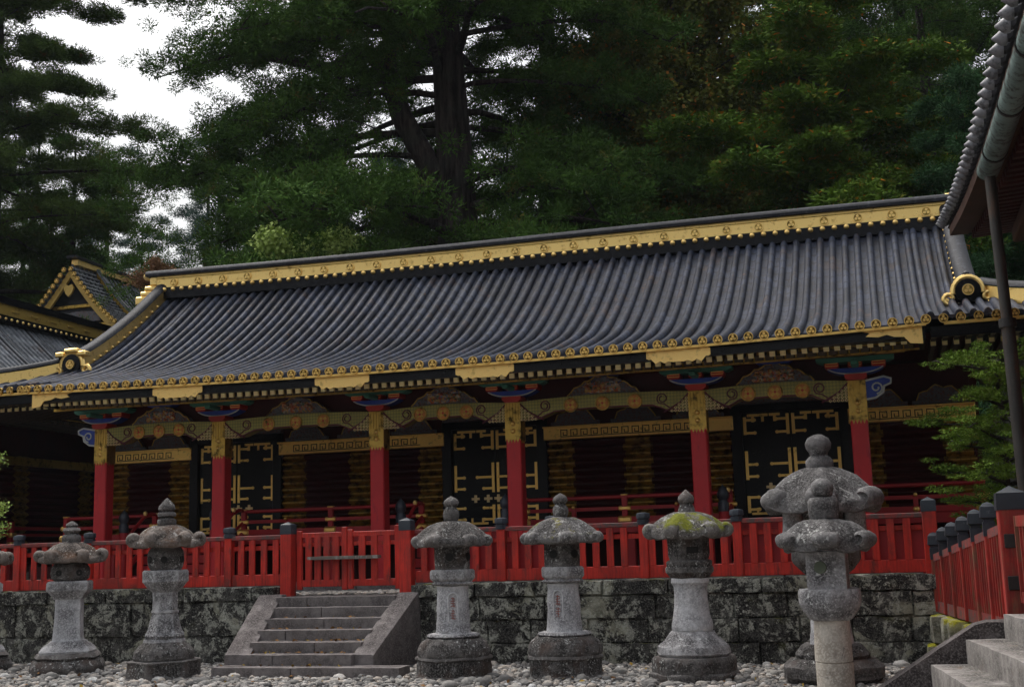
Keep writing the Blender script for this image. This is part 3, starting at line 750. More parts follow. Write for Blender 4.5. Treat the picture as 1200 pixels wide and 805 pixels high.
for xk, sg in ((-16.0, -1), (1.5, 1)):
    mg, md, ms = MB(), MB(), MB()
    pts = [(xk, y, prof(y)+.03) for y in np.linspace(21.25, 24.35, 18)]; sweep_ridge(pts, .24, .30, mg, md)
    r1 = part('descending_ridge', mg, 'gold_bright', B); part('ridge_cap', md, 'tile_cap', r1, 40)
    sd_me = mesh_of('stud', MB().add(lathe([(.03, 0), (.02, .03), (0.001, .035)], 8), Matrix.Rotation(-sg*PI/2, 4, 'Y')), 'gold_bright', 60)
    for y in np.linspace(21.5, 24.0, 13): inst('stud', sd_me, r1, (xk-sg*.12, y, prof(y)+.09))
    od, of = MB(), MB(); demon_tile(of, od, (xk, 21.15, prof(21.15)+.06), 1.0 if sg < 0 else .92, sg < 0)
    r2 = part('ridge_end_ornament', of, 'gold_bright', r1, 40); part('ornament_core', od, 'black', r2); inst('crest', ros_me, r2, (xk, 21.08, prof(21.15)+.2))
    xe = XL+.1 if sg < 0 else XR-.1; xg = xk+sg*.25
    mg, md = MB(), MB(); pts = []
    for t in np.linspace(0, 1, 10): y = 21.35+(MY+.1-21.35)*t; pts.append((xg+(xe-xg)*t, y, prof(y)+.02+.10*t*t))
    sweep_ridge(pts, .22, .20, mg, md); r3 = part('corner_ridge', mg, 'gold_bright', B); part('ridge_cap', md, 'tile_cap', r3, 40)

# walls: log panels with gilt ends between black doors
WY = 22.8; DZ0, DZ1 = 2.08, 3.98
DOORS = [-13.06, -7.35, -1.64]; DW = .88
def log_rows(x0, x1, z0, z1, y, ph=.132, jag=0., d=.07):
    mb = MB(); n = int((z1-z0)/ph)
    for i in range(n):
        z = z0+(i+.5)*ph; j = (jag if i % 2 else -jag*.3)*1.
        mb.add(prism([(y, z-ph/2), (y-d, z-.012), (y-d, z+.012), (y, z+ph/2), (y+.15, z+ph/2), (y+.15, z-ph/2)], 'x', x0-j, x1+j))
    return mb
spans = [(-16.2, -13.06-DW-.2), (-13.06+DW+.2, -7.35-DW-.2), (-7.35+DW+.2, -1.64-DW-.2), (-1.64+DW+.2, 1.5)]
for a, b in spans:
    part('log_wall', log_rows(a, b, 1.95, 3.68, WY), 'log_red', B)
    mid = (a+b)/2; bands = [(a+.02, a+.50), (b-.50, b-.02)]+([(mid-.25, mid+.25)] if b-a > 3 else [])
    for p, q in bands: part('gilt_log_band', log_rows(p, q, 1.95, 3.68, WY-.012, jag=.035), 'log_gold', B)
    nm = part('lintel_beam', MB().add(box((mid, WY-.09, 3.78), (b-a+.1, .12, .24), .01)).add(box((mid, WY-.12, 3.905), (b-a+.1, .2, .035), .005)), 'gold', B)
    fr = MB(); u = .20; n = int((b-a-.6)/u); x = a+.30
    for i in range(n):
        xx = x+i*u; y = WY-.152; t = .017
        for (cx_, cz_, sx, sz) in ((.0, 0, t, .146), (.062, .065, .14, t), (.124, .014, t, .118), (.086, -.037, .09, t), (.049, -.012, t, .066), (.10, -.065, .20, t)):
            fr.add(box((xx+cx_, y, 3.78+cz_), (sx, .006, sz)))
    part('fret_pattern', fr, 'black', nm)
    cv = MB()
    n = max(2, int((b-a)/1.0)); 
    for i in range(n):
        cx_ = a+(b-a)*(i+.5)/n; pts = []
        for k in range(13):
            t = k/12; pts.append((cx_-.42+.84*t, 3.95+.30*math.sin(PI*t)**.5+.03*math.sin(t*19)))
        cv.add(prism(pts, 'y', WY-.14, WY-.02)); cv.add(box((cx_, WY-.13, 3.97), (.96, .1, .07), .01))
        m2 = MB(); part('carved_panel', cv, 'carved', B); 
        part('panel_edging', MB().add(tube([(p, WY-.145, q) for p, q in pts], .012, 6)), 'gold_dull', B); cv = MB()
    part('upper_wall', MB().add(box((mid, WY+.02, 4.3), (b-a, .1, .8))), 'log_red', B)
for dx in DOORS:
    fr = MB()
    for s_ in (-1, 1): fr.add(box((dx+s_*(DW+.1), WY-.03, 3.05), (.2, .2, 2.1), .01))
    fr.add(box((dx, WY-.03, 4.05), (2*DW+.4, .2, .14), .01)); fr.add(box((dx, WY-.02, 2.0), (2*DW+.4, .24, .14), .01))
    D = part('door_frame', fr, 'black', B)
    cvp = MB().add(box((dx, WY-.04, 4.28), (2*DW+.4, .12, .30), .02)); part('carved_panel', cvp, 'carved', B)
    part('upper_wall', MB().add(box((dx, WY+.02, 4.5), (2*DW+.4, .1, .4))), 'log_red', B)
    for s_ in (-1, 1):
        c = dx+s_*DW/2; lf = part('door_leaf', MB().add(box((c, WY+.0, 3.03), (DW-.006, .06, 1.9), .006)), 'black', D)
        y = WY-.038; t = .058; gb = MB(); xi, xo = dx+s_*.05, dx+s_*(DW-.05)
        def bx(x0_, x1_, z0_, z1_, g_): g_.add(box(((x0_+x1_)/2, y, (z0_+z1_)/2), (abs(x1_-x0_), .016, z1_-z0_), .003))
        for z0_, z1_, bars in ((3.55, 3.93, (3.60, 3.84)), (2.72, 3.30, (3.02, 2.80)), (2.12, 2.48, (2.20, 2.42))):
            gm, go = MB(), MB(); bx(xi-t/2, xi+t/2, z0_, z1_, gm); bx(xo-t/2, xo+t/2, z0_+.02, z1_-.03, go)
            for zc in bars:
                L = .30 if zc == 3.02 else .17
                bx(xi+s_*t/2, xi+s_*(t/2+L), zc-.024, zc+.024, gm); bx(xo-s_*t/2, xo-s_*(t/2+.15), zc-.024, zc+.024, go)
                for g_, xe, sg in ((gm, xi+s_*(t/2+L), s_), (go, xo-s_*(t/2+.15), -s_)): g_.add(lathe([(.034, -.008), (.034, .008), (.02, .011), (.001, .011)], 10), Matrix.Translation((xe, y, zc)) @ Matrix.Rotation(PI/2, 4, 'X'))
            part('meeting_hardware', gm, 'gold', lf); part('hinge_hardware', go, 'gold', lf)
        for xx in (.28, .5, .68): bx(dx+s_*xx-.10, dx+s_*xx+.10, 3.90, 3.95, gb); bx(dx+s_*xx-.025, dx+s_*xx+.025, 3.80, 3.90, gb)
        gs = MB()
        for xx in (.28, .5, .68): bx(dx+s_*xx-.11, dx+s_*xx+.11, 2.10, 2.145, gs); bx(dx+s_*xx-.02, dx+s_*xx+.02, 2.145, 2.23, gs)
        part('top_hardware', gb, 'gold', lf); part('bottom_hardware', gs, 'gold', lf)
        for xx in ((.16, .42) if s_ < 0 else (.05, .30)):
            part('door_ornament', MB().add(box((dx+s_*xx, y-.006, 2.60), (.17, .014, .05), .005)).add(box((dx+s_*xx, y-.008, 2.60), (.06, .014, .15), .005)), 'white_gold', lf)
# body ends, floor, back
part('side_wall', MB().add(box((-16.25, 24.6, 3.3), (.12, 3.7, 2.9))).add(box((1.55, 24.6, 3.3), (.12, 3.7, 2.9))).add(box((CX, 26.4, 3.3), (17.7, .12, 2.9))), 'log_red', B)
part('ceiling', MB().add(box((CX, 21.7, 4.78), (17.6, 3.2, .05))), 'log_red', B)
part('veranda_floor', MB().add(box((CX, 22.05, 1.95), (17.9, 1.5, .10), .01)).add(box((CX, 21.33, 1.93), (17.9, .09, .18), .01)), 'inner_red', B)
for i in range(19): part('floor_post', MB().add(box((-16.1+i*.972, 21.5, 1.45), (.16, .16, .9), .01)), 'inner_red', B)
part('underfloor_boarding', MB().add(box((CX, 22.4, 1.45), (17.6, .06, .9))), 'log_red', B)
plinth = part('stone_plinth', wall_mb(-15.0, .4, [(.98, 1.14, 1.2, 2.0)], 19.5, .8, 31), 'step_stone', B, 50)
# railings between the stairs
rails = [(-16.15, -13.06-1.0), (-13.06+1.0, -7.35-1.0), (-7.35+1.0, -1.64-1.0), (-1.64+1.0, 1.45)]
for a, b in rails:
    rl = MB(); mid = (a+b)/2; n = 4 if b-a > 3 else 2
    rl.add(tube([(a, 21.32, 2.47), (b, 21.32, 2.47)], .035, 10)); rl.add(box((mid, 21.32, 2.27), (b-a, .06, .065), .006)); rl.add(box((mid, 21.32, 2.07), (b-a, .1, .10), .006))
    RLo = part('railing', rl, 'inner_red', B, 40)
    for i in range(n+1):
        x = a+(b-a)*i/n; main = i % 2 == 0
        p = part('rail_post', MB().add(box((x, 21.32, 2.24 if main else 2.17), (.10 if main else .08, .08, .50 if main else .26), .008)), 'inner_red', RLo)
        if main:
            
            for gg in (box((x, 21.315, 2.27), (.24, .085, .09), .025), box((x, 21.31, 2.07), (.28, .12, .13), .035), box((x, 21.32, 2.505), (.13, .09, .03), .01)): part('gilt_fitting', MB().add(gg), 'gold', p)
        else:
            for zz, rr in ((2.31, .035), (2.07, .055)): part('gilt_fitting', MB().add(lathe([(rr, 0), (rr*.8, .03), (.01, .04)], 12), Matrix.Translation((x, 21.27, zz)) @ Matrix.Rotation(PI/2, 4, 'X')), 'gold', p, 60)
# wooden stairs with newel posts in front of each door
for dx in DOORS:
    sm = MB()
    for i in range(5): sm.add(box((dx, 20.25+i*.22, 1.05+.18*i), (1.8, .24, .16), .01))
    S = part('door_stairs', sm, 'inner_red', B)
    for s_ in (-1, 1):
        x = dx+s_*.98
        nw = part('newel_post', MB().add(lathe([(.085, 1.05), (.085, 2.12)], 16, center=(x, 20.25))), 'inner_red', S, 40)
        part('newel_cap', MB().add(lathe([(.088, 2.12), (.092, 2.26), (.07, 2.28), (.07, 2.31), (.095, 2.34), (.10, 2.42), (.06, 2.50), (.015, 2.54), (.002, 2.57)], 16, center=(x, 20.25))), 'cap_black', nw, 50)
        hr = MB(); hr.add(tube([(x, 20.3, 1.98), (x, 20.9, 2.42), (x, 21.15, 2.50), (x, 21.3, 2.49)], .035, 10)); hr.add(tube([(x, 20.3, 1.75), (x, 21.3, 2.26)], .03, 8)); hr.add(tube([(x, 20.3, 1.40), (x, 21.3, 2.05)], .05, 8))
        part('hand_rail', hr, 'inner_red', S, 40)
        part('gilt_fitting', MB().add(lathe([(.02, 2.44), (.045, 2.50), (.03, 2.54), (.002, 2.55)], 10, center=(x, 20.95))), 'gold_bright', S, 60)

# columns, collars, brackets, beams
for ci, x in enumerate(COLS):
    c = part('column', MB().add(box((x, 20, 2.62), (.265, .265, 2.96), .02)), 'column_red', B)
    cl = MB(); h = .1355; z0, z1 = 3.47, 4.09
    for (ax, sg) in (('y', -1), ('y', 1), ('x', -1), ('x', 1)):
        pts = [(-h, z1), (h, z1)]; n = 5
        for k in range(n*2+1): 
            t = 1-k/(n*2); pts.append((-h+2*h*t, z0 if k % 2 else z0-.075+(.04 if k in (0, n*2) else 0)))
        v, f = prism(pts, 'y', -h-.006, -h+.004); rot = Matrix.Rotation({('y', -1): 0, ('y', 1): PI, ('x', -1): -PI/2, ('x', 1): PI/2}[(ax, sg)], 4, 'Z')
        cl.add((v, f), Matrix.Translation((x, 20, 0)) @ rot)
    for k in range(-2, 3): cl.add(box((x+k*.052, 19.855, 3.93), (.014, .012, .3), .003))
    co = part('gilt_collar', cl, 'gold_dull', c)
    for zz in (3.73, 3.60): part('stud', MB().add(lathe([(.045, 0), (.03, .02), (.005, .03)], 12), Matrix.Translation((x, 19.86, zz)) @ Matrix.Rotation(PI/2, 4, 'X')), 'gold', co, 60)
    part('base_stone', MB().add(box((x, 20, 1.12), (.5, .5, .1), .02)), 'step_stone', c)
    # bracket set
    Bk = part('bracket', MB().add(prism([(x-.17, 4.14), (x-.12, 4.095), (x+.12, 4.095), (x+.17, 4.14), (x+.17, 4.19), (x-.17, 4.19)], 'y', 19.80, 20.20)), 'bracket_red', B)
    arm = []
    for k in range(13): t = -1+2*k/12; arm.append((x+.43*t, 4.19+.09*abs(t)**3.0))
    poly = arm+[(x+.43, 4.295), (x-.43, 4.295)]
    part('bracket_arm', MB().add(prism(poly, 'y', 19.86, 20.10)), 'blue', Bk)
    part('arm_outline', MB().add(tube([(p, 19.857, q+.012) for p, q in arm], .011, 6)), 'blue_pale', Bk)
    for d in (-.36, 0, .36):
        bb = MB().add(prism([(x+d-.11, 4.325), (x+d-.08, 4.297), (x+d+.08, 4.297), (x+d+.11, 4.325), (x+d+.11, 4.385), (x+d-.11, 4.385)], 'y', 19.83, 20.12)); bo = part('bearing_block', bb, 'bracket_red', Bk)
        part('block_outline', MB().add(tube([(x+d-.095, 19.827, 4.337), (x+d+.095, 19.827, 4.337), (x+d+.095, 19.827, 4.375), (x+d-.095, 19.827, 4.375), (x+d-.095, 19.827, 4.337)], .006, 5)), 'gold', bo)
    part('cross_arm', MB().add(box((x, 19.75, 4.33), (.12, .6, .08), .02)), 'green', Bk)
    part('upper_arm', MB().add(prism([(x-.60, 4.425), (x-.52, 4.39), (x+.52, 4.39), (x+.60, 4.425), (x+.60, 4.47), (x-.60, 4.47)], 'y', 19.84, 20.12)), 'green', Bk)
part('purlin', MB().add(box((CX, 20, 4.60), (KX1-KX0-.5, .22, .19), .01)), 'log_red', B)
part('purlin_edge', MB().add(box((CX, 19.885, 4.515), (KX1-KX0-.5, .02, .03))), 'gold_dull', B)
part('frieze_board', MB().add(box((CX, 20.12, 4.33), (13.9, .03, .36))), 'log_red', B)
big_me = mesh_of('beam_crest', crest_mb(.135, .022), ['crest_orange', 'crest_orange'], 40)
def beam_crest():
    mb = MB(); M90 = Matrix.Rotation(PI/2, 4, 'X')
    mb.add(lathe([(.125, 0), (.125, .02), (.112, .024), (.105, .016), (.001, .016)], 24), M90, 1); mb.add(lathe([(.100, .016), (.100, .022), (.001, .024)], 24), M90, 0)
    for k in range(4):
        a = PI/4+k*PI/2; mb.add(prism([(.03*math.cos(a+.8), .03*math.sin(a+.8)), (.085*math.cos(a+.28), .085*math.sin(a+.28)), (.085*math.cos(a-.28), .085*math.sin(a-.28)), (.03*math.cos(a-.8), .03*math.sin(a-.8))], 'y', -.03, -.02), None, 1)
    mb.add(lathe([(.022, .02), (.022, .032), (.001, .034)], 10), M90, 2); return mb
big_me = mesh_of('beam_crest', beam_crest(), ['crest_orange', 'gold_dull', 'bracket_red'], 40)
for i in range(5):
    a, b = COLS[i]+.1325, COLS[i+1]-.1325; L = b-a; mid = (a+b)/2
    up_, dn = [], []
    for k in range(25):
        t = k/24; e = min(t, 1-t)*L
        up_.append((a+L*t, 4.095+.05*math.sin(PI*t)))
        dn.append((a+L*t, 3.78+.085*max(0, min(1, (e-.42)/.12))+.05*math.sin(PI*t)))
    bm = part('rainbow_beam', MB().add(prism(dn+up_[::-1], 'y', 19.88, 20.12)), 'brocade', B)
    part('beam_edge', MB().add(tube([(p, 19.885, q+.004) for p, q in dn], .014, 6)), 'purple', bm)
    for k in (-1, 0, 1): inst('crest', big_me, bm, (mid+k*L*.19, 19.878, 3.985))
    for sg, xx in ((1, a), (-1, b)):
        sc = MB(); pts = []
        for k in range(22):
            t = k/21; an = -PI*.6+t*3.1*PI; rr = .10*(1-.6*t); pts.append((xx+sg*(.44-0+rr*math.cos(an)*1), 19.875, 4.0+rr*math.sin(an)))
        sc.add(tube([(xx+sg*.16, 19.875, 3.80), (xx+sg*.3, 19.875, 3.82), (xx+sg*.40, 19.875, 3.90)]+pts[2:], .011, 6)); part('beam_scroll', sc, 'purple', bm, 60)
        tr = MB(); nn = 5
        tri = [(xx, 4.04), (xx+sg*.40, 3.765), (xx, 3.765)]
        part('bracket_edge', MB().add(tube([(xx, 19.868, 4.06), (xx+sg*.14, 19.868, 3.92), (xx+sg*.42, 19.868, 3.765)], .014, 6)), 'purple', bm)
        for r_ in range(nn):
            for c_ in range(nn-r_):
                px, pz = xx+sg*(.035+c_*.062), 3.785+r_*.05
                tr.add(tube([(px-.022, 19.865, pz), (px, 19.862, pz+.022), (px+.022, 19.865, pz), (px, 19.862, pz-.02), (px-.02, 19.865, pz)], .009, 5))
        part('filigree', tr, 'white_gold', bm, 60)
    # frog-leg strut above the beam
    hump = []
    for k in range(21):
        t = -1+k/10; hump.append((mid+.62*t, 4.145+.33*max(0, 1-abs(t)**1.2)**.75+.018*math.sin(t*22)))
    S = part('frog_leg_strut', MB().add(prism(hump, 'y', 19.93, 20.08)), 'carved', B)
    part('strut_edging', MB().add(tube([(p, 19.925, q) for p, q in hump], .013, 6)), 'gold_dull', S)
    cb = MB(); rr = random.Random(i+90)
    for k in range(16):
        v_, f_ = ico(1); a_ = rr.uniform(.03, .06); px, pz = mid+rr.uniform(-.30, .30), 4.20+rr.uniform(0, .16)
        cb.add(([(px+p[0]*a_*1.3, 19.915+p[1]*.035, pz+p[2]*a_*.7) for p in v_], f_))
    cb.add(box((mid, 19.925, 4.26), (.62, .02, .18), .005)); part('strut_carving', cb, 'carving', S, 60)
    part('strut_cap', MB().add(prism([(mid-.30, 4.50), (mid-.24, 4.45), (mid+.24, 4.45), (mid+.30, 4.50)], 'y', 19.86, 20.1)), 'blue', S)
for xx, sg in ((COLS[0], -1), (COLS[-1], 1)):
    pts = [(xx+sg*.14, 3.78), (xx+sg*.28, 3.80), (xx+sg*.40, 3.88), (xx+sg*.42, 3.98), (xx+sg*.52, 4.02), (xx+sg*.53, 4.09), (xx+sg*.42, 4.13), (xx+sg*.14, 4.08)]
    K = part('beam_nose', MB().add(prism(pts, 'y', 19.90, 20.10)), 'blue', B); part('nose_outline', MB().add(tube([(p, 19.895, q) for p, q in pts], .018, 6)), 'blue_pale', K)
    sp = MB(); q = []
    for k in range(16): t = k/15; an = sg*(-PI*.5+t*2.6*PI) if sg > 0 else PI-(-PI*.5+t*2.6*PI); rr = .10*(1-.7*t); q.append((xx+sg*.30+rr*math.cos(an), 19.89, 3.96+rr*math.sin(an)))
    sp.add(tube(q, .014, 6)); part('nose_scroll', sp, 'blue_pale', K)

# ------------------------------------------------------------- neighbouring buildings at the left
def simple_roof_x(x_r, z_r, x_e, z_e, ya, yb, rib, curve=.35):
    """roof slope facing +X, ridge along Y; cover tiles run down the slope"""
    mb = MB(); n = int((yb-ya)/rib); k = 10
    def pt(t): return x_r+(x_e-x_r)*t, z_r+(z_e-z_r)*(t+curve*t*(1-t)*1.0)
    for i in range(n+1):
        y = ya+i*rib; v = []
        for j in range(k+1):
            x, z = pt(j/k)
            for q in range(5): th = PI*q/4; v.append((x, y+rib*.32*math.cos(th), z+rib*.32*math.sin(th)))
        mb.add((v, grid_faces(5, k+1)))
    v = []
    for j in range(k+1): x, z = pt(j/k); v += [(x, ya, z), (x, yb, z)]
    mb.add((v, grid_faces(2, k+1)))
    v = []
    for j in range(k+1): x, z = pt(j/k); v += [(2*x_r-x, ya, z), (2*x_r-x, yb, z)]
    mb.add((v, grid_faces(2, k+1))); return mb
LB = thing('side_storehouse', 'dark log-walled shrine storehouse at the left edge, turned towards the long one', 'shrine building', (-22.5, 26, 1.0))
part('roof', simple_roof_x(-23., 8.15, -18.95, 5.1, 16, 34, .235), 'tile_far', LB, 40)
v = []
def rdg(x, za, zb, hw, ya, yb, lift): 
    v = []; n = 16
    for i in range(n+1):
        y = ya+(yb-ya)*i/n; d = lift*(1-i/n)**2
        v += [(x-hw, y, za+d), (x-hw, y, zb+d), (x+hw, y, zb+d), (x+hw, y, za+d)]
    f = []
    for i in range(n):
        for j in range(4): f.append((4*i+j, 4*i+4+j, 4*i+4+(j+1) % 4, 4*i+(j+1) % 4))
    return v, f+[(0, 1, 2, 3), (4*n+3, 4*n+2, 4*n+1, 4*n)]
lr = part('ridge', MB().add(rdg(-23., 8.30, 8.62, .18, 16, 34, .12)), 'gold_matte', LB); part('ridge_cap', MB().add(rdg(-23., 8.62, 8.80, .26, 16, 34, .12)), 'black', lr); part('ridge_base', MB().add(rdg(-23., 8.10, 8.30, .24, 16, 34, .12)), 'black', lr)
st2 = mesh_of('stud', MB().add(lathe([(.045, 0), (.03, .03), (.002, .04)], 8), Matrix.Rotation(PI/2, 4, 'Y')), 'gold_bright', 60)
for i in range(50): y = 22+i*.235; inst('stud', st2, lr, (-22.755, y, 8.2+.12*(1-(y-16)/18)**2))
for i in range(14): y = 22+i*.8; part('ridge_fitting', MB().add(box((-22.80, y, 8.46+.12*(1-(y-16)/18)**2), (.06, .28, .07), .02)), 'gold_matte', lr)
wb = MB(); n = 16
for i in range(n): z = 1.5+i*.17; wb.add(prism([(-20.3, z), (-20.2, z+.075), (-20.2, z+.095), (-20.3, z+.17), (-20.5, z+.17), (-20.5, z)], 'y', 16.5, 33.5))
part('log_wall', wb, 'log_red', LB)
for yb in (19.3, 22.0, 24.7, 27.2):
    gl = MB()
    for i in range(n): z = 1.5+i*.17; gl.add(prism([(-20.29, z), (-20.18, z+.075), (-20.18, z+.095), (-20.29, z+.17)], 'y', yb, yb+.5))
    part('gilt_log_band', gl, 'log_gold', LB)
part('lintel_beam', MB().add(box((-20.15, 25, 4.05), (.14, 17, .2), .01)), 'gold_dull', LB); part('upper_wall', MB().add(box((-20.35, 25, 4.7), (.2, 17, 1.3))), 'log_red', LB)
eb = MB()
for i in range(60): eb.add(box((-19.6, 17+i*.27, 4.93), (1.2, .09, .11)))
part('rafters', eb, 'rafter', LB)['kind'] = 'stuff'
part('eave_edge', MB().add(box((-18.95, 25, 5.05), (.08, 18, .12), .01)), 'gold_dull', LB)
for z, d in ((2.0, .11), (2.4, .07), (2.25, .06)): part('veranda_rail', MB().add(box((-19.3, 25, z), (d, 17, d))), 'inner_red', LB)
for i in range(9):
    y = 17.5+i*2; p = part('veranda_post', MB().add(box((-19.3, y, 1.8), (.12, .12, 1.5), .01)), 'inner_red', LB)
    for z, d in ((2.25, 0), (2.02, .04)): part('gilt_fitting', MB().add(box((-19.25, y, z), (.12+d, .22+d, .10+d), .03)), 'gold', p)

# gabled hall further back, gable towards the camera
GH = thing('gabled_hall', 'small gold-trimmed gable of a tiled hall rising behind the left roofs', 'shrine building', (-28.6, 36, 1.0))
GX, GY, GZ = -27.35, 36., 12.05
def gab_pt(s_, t): return GX+s_*2.15*t, GZ-2.35*(t+.30*t*(1-t))
for s_ in (-1, 1):
    mb = MB(); k = 10; n = 34
    for i in range(n+1):
        y = GY+i*.26; v = []
        for j in range(k+1):
            x, z = gab_pt(s_, j/k)
            for q in range(5): th = PI*q/4; v.append((x, y+.085*math.cos(th), z+.085*math.sin(th)))
        mb.add((v, grid_faces(5, k+1)))
    v = []
    for j in range(k+1): x, z = gab_pt(s_, j/k); v += [(x, GY-.1, z), (x, GY+9, z)]
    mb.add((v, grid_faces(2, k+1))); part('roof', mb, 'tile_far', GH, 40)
    bg_ = MB(); v = []
    for j in range(k+1):
        x, z = gab_pt(s_, j/k); v += [(x, GY-.12, z-.08), (x, GY-.12, z-.42), (x, GY-.02, z-.42), (x, GY-.02, z-.08)]
    f = []
    for j in range(k):
        for q in range(4): f.append((4*j+q, 4*j+4+q, 4*j+4+(q+1) % 4, 4*j+(q+1) % 4))
    bg_.add((v, f)); part('barge_board', bg_, 'gold_matte', GH)
    sw = MB(); tl = MB()
    sweep_ridge([(gab_pt(s_, t)[0], GY+1.25, gab_pt(s_, t)[1]+.03) for t in np.linspace(.08, .92, 12)], .2, .22, sw, tl)
    r = part('descending_ridge', sw, 'gold_dull', GH); part('ridge_cap', tl, 'tile_far', r, 40)
    for j in range(1, 15):
        t = j/15; x, z = gab_pt(s_, t)
        part('verge_tile', MB().add(tube([(x, GY-.30, z+.02), (x, GY+1.1, z+.02)], .085, 8)), 'tile_far', GH, 40); 
        inst('tile_face', disc_dark, GH, (x, GY-.31, z+.02))
part('gable_wall', MB().add(prism([(GX-1.9, GZ-2.45), (GX+1.9, GZ-2.45), (GX, GZ-.2)], 'y', GY+.25, GY+.35)), 'black', GH)
part('gable_beam', MB().add(box((GX, GY+.2, GZ-2.2), (3.3, .12, .16), .01)).add(box((GX, GY+.2, GZ-1.45), (1.9, .12, .12), .01)), 'gold_dull', GH)
part('gable_pendant', MB().add(prism([(GX+.62*p, GZ-.88+.62*(q)) for p, q in ((0, -.45), (-.2, -.25), (-.34, .05), (-.2, .28), (0, .2), (.2, .28), (.34, .05), (.2, -.25))], 'y', GY-.2, GY-.12)), 'gold_matte', GH)
part('gable_carving', MB().add(rockbox((GX, GY+.18, GZ-1.85), (2.2, .1, .4), .08, .05, .03, 4, 9)), 'carved', GH, 60)
hr_ = part('ridge', MB().add(rdg(GX, GZ+.0, GZ+.20, .13, GY+.1, GY+9, .06)), 'gold_plate', GH); part('ridge_cap', MB().add(rdg(GX, GZ+.20, GZ+.30, .18, GY-.15, GY+9, .08)), 'black', hr_)
sk = MB(); k = 8
for i in range(25):
    x = GX-3.0+i*.25; v = []
    for j in range(k+1):
        t = j/k; y = GY+.3-1.9*t; z = GZ-2.35-1.0*(t+.2*t*(1-t))
        for q in range(5): th = PI*q/4; v.append((x+.08*math.cos(th), y, z+.08*math.sin(th)))
    sk.add((v, grid_faces(5, k+1)))
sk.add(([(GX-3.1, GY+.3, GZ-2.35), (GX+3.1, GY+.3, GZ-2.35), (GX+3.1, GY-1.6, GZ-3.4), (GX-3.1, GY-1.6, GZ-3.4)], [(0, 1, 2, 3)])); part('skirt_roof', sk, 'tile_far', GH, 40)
for i in range(25): inst('tile_face', disc_dark, GH, (GX-3.0+i*.25, GY-1.62, GZ-3.36))
part('hall_wall', MB().add(box((GX, GY+5, 4.9), (4.4, 8, 8.2))), 'log_red', GH)

# ------------------------------------------------------------- gate building at the right (its eave, gutter, downspout)
RB = thing('gate_building', 'shrine building at the right edge with a green copper gutter under its tiled eave', 'shrine building', (3.5, 13, 1.0))
EV = [(1.15, 19.2, 6.28), (1.22, 17.0, 6.10), (1.30, 14.3, 6.02), (1.42, 10.85, 6.15), (1.56, 6.5, 6.35)]
exf = interp([(-p[1], p[0]) for p in EV]); ezf = interp([(-p[1], p[2]) for p in EV])
def ev(y): return exf(-y), ezf(-y)
rf = MB(); n = 48; v = []
for i in range(n+1):
    y = 6.5+(19.2-6.5)*i/n; x, z = ev(y)
    for t in np.linspace(0, 1, 6): v.append((x+4.4*t, y+(1-.0)*0-(max(0, y-15)*.55*t), z+2.2*t+.5*t*t))
rf.add((v, grid_faces(6, n+1)))
for i in range(0, n+1):
    y = 6.6+(19.1-6.6)*i/n; x, z = ev(y); rf.add(tube([(x-.05, y, z+.03), (x+.8, y-max(0, y-15)*.1, z+.47), (x+2.2, y-max(0, y-15)*.28, z+1.3)], .062, 8))
part('roof', rf, 'tile_grey', RB, 40)
for i in range(0, n+1):
    y = 6.6+(19.1-6.6)*i/n; x, z = ev(y)
    part('eave_tile_end', MB().add(lathe([(.075, 0), (.075, .05), (.05, .08), (.01, .13)], 12), Matrix.Translation((x-.04, y, z+.03)) @ Matrix.Rotation(-PI/2, 4, 'Y')), 'tile_end', RB, 50)
fb = MB(); v = []
for i in range(31):
    y = 6.5+(19.1-6.5)*i/30; x, z = ev(y); v += [(x+.02, y, z-.03), (x+.02, y, z-.17), (x+.28, y, z-.17), (x+.28, y, z-.03)]
f = []
for i in range(30):
    for q in range(4): f.append((4*i+q, 4*i+4+q, 4*i+4+(q+1) % 4, 4*i+(q+1) % 4))
fb.add((v, f)); part('fascia', fb, 'soffit', RB)
# side eave returning to the right at the far end
x, z = ev(19.2); rf2 = MB()
rf2.add(([(x, 19.25, z-.03), (x+3.6, 19.25, z-.03), (x+3.6, 17.2, z+1.1), (x+.8, 17.2, z+1.1)], [(0, 1, 2, 3)])); part('roof', rf2, 'tile_grey', RB, 40)
sf = MB(); v = []
for i in range(31):
    y = 6.5+(19.0-6.5)*i/30; x, z = ev(y); v += [(x+.1, y, z-.18), (x+2.6, y, z-.02)]
sf.add((v, grid_faces(2, 31))); part('soffit', sf, 'soffit', RB)
rr_ = MB()
for i in range(52):
    y = 7.0+i*.23; x, z = ev(y); rr_.add(prism([(x+.3, z-.27), (x+2.5, z-.13), (x+2.5, z-.03), (x+.3, z-.17)], 'y', y, y+.10))
part('rafters', rr_, 'soffit_red', RB)['kind'] = 'stuff'
part('beam', MB().add(box((2.75, 12.2, 5.55), (.3, 10.5, .45), .02)).add(box((2.0, 12.2, 5.75), (.16, 11.5, .2), .02)), 'soffit', RB)
part('upper_wall', MB().add(box((3.0, 12.2, 5.0), (.2, 10.2, 1.4))).add(box((4.6, 17.3, 5.0), (3.2, .2, 1.4))), 'soffit_red', RB)
part('wall', MB().add(box((3.1, 12.2, 2.6), (.2, 10.2, 3.4))).add(box((4.6, 17.3, 2.6), (3.2, .2, 3.4))), 'soffit', RB)
for y in (17.2, 14.4, 11.6): part('column', MB().add(lathe([(.19, .9), (.19, 5.4)], 18, center=(2.92, y))), 'column_red', RB, 40)
gu = MB(); P = []
for i in range(20): y = 14.75-(14.75-6.6)*i/19; x, z = ev(y); P.append((x+.10, y, z-.21))
gu.add(tube(P, .125, 16)); G = part('gutter', gu, 'patina', RB, 50)
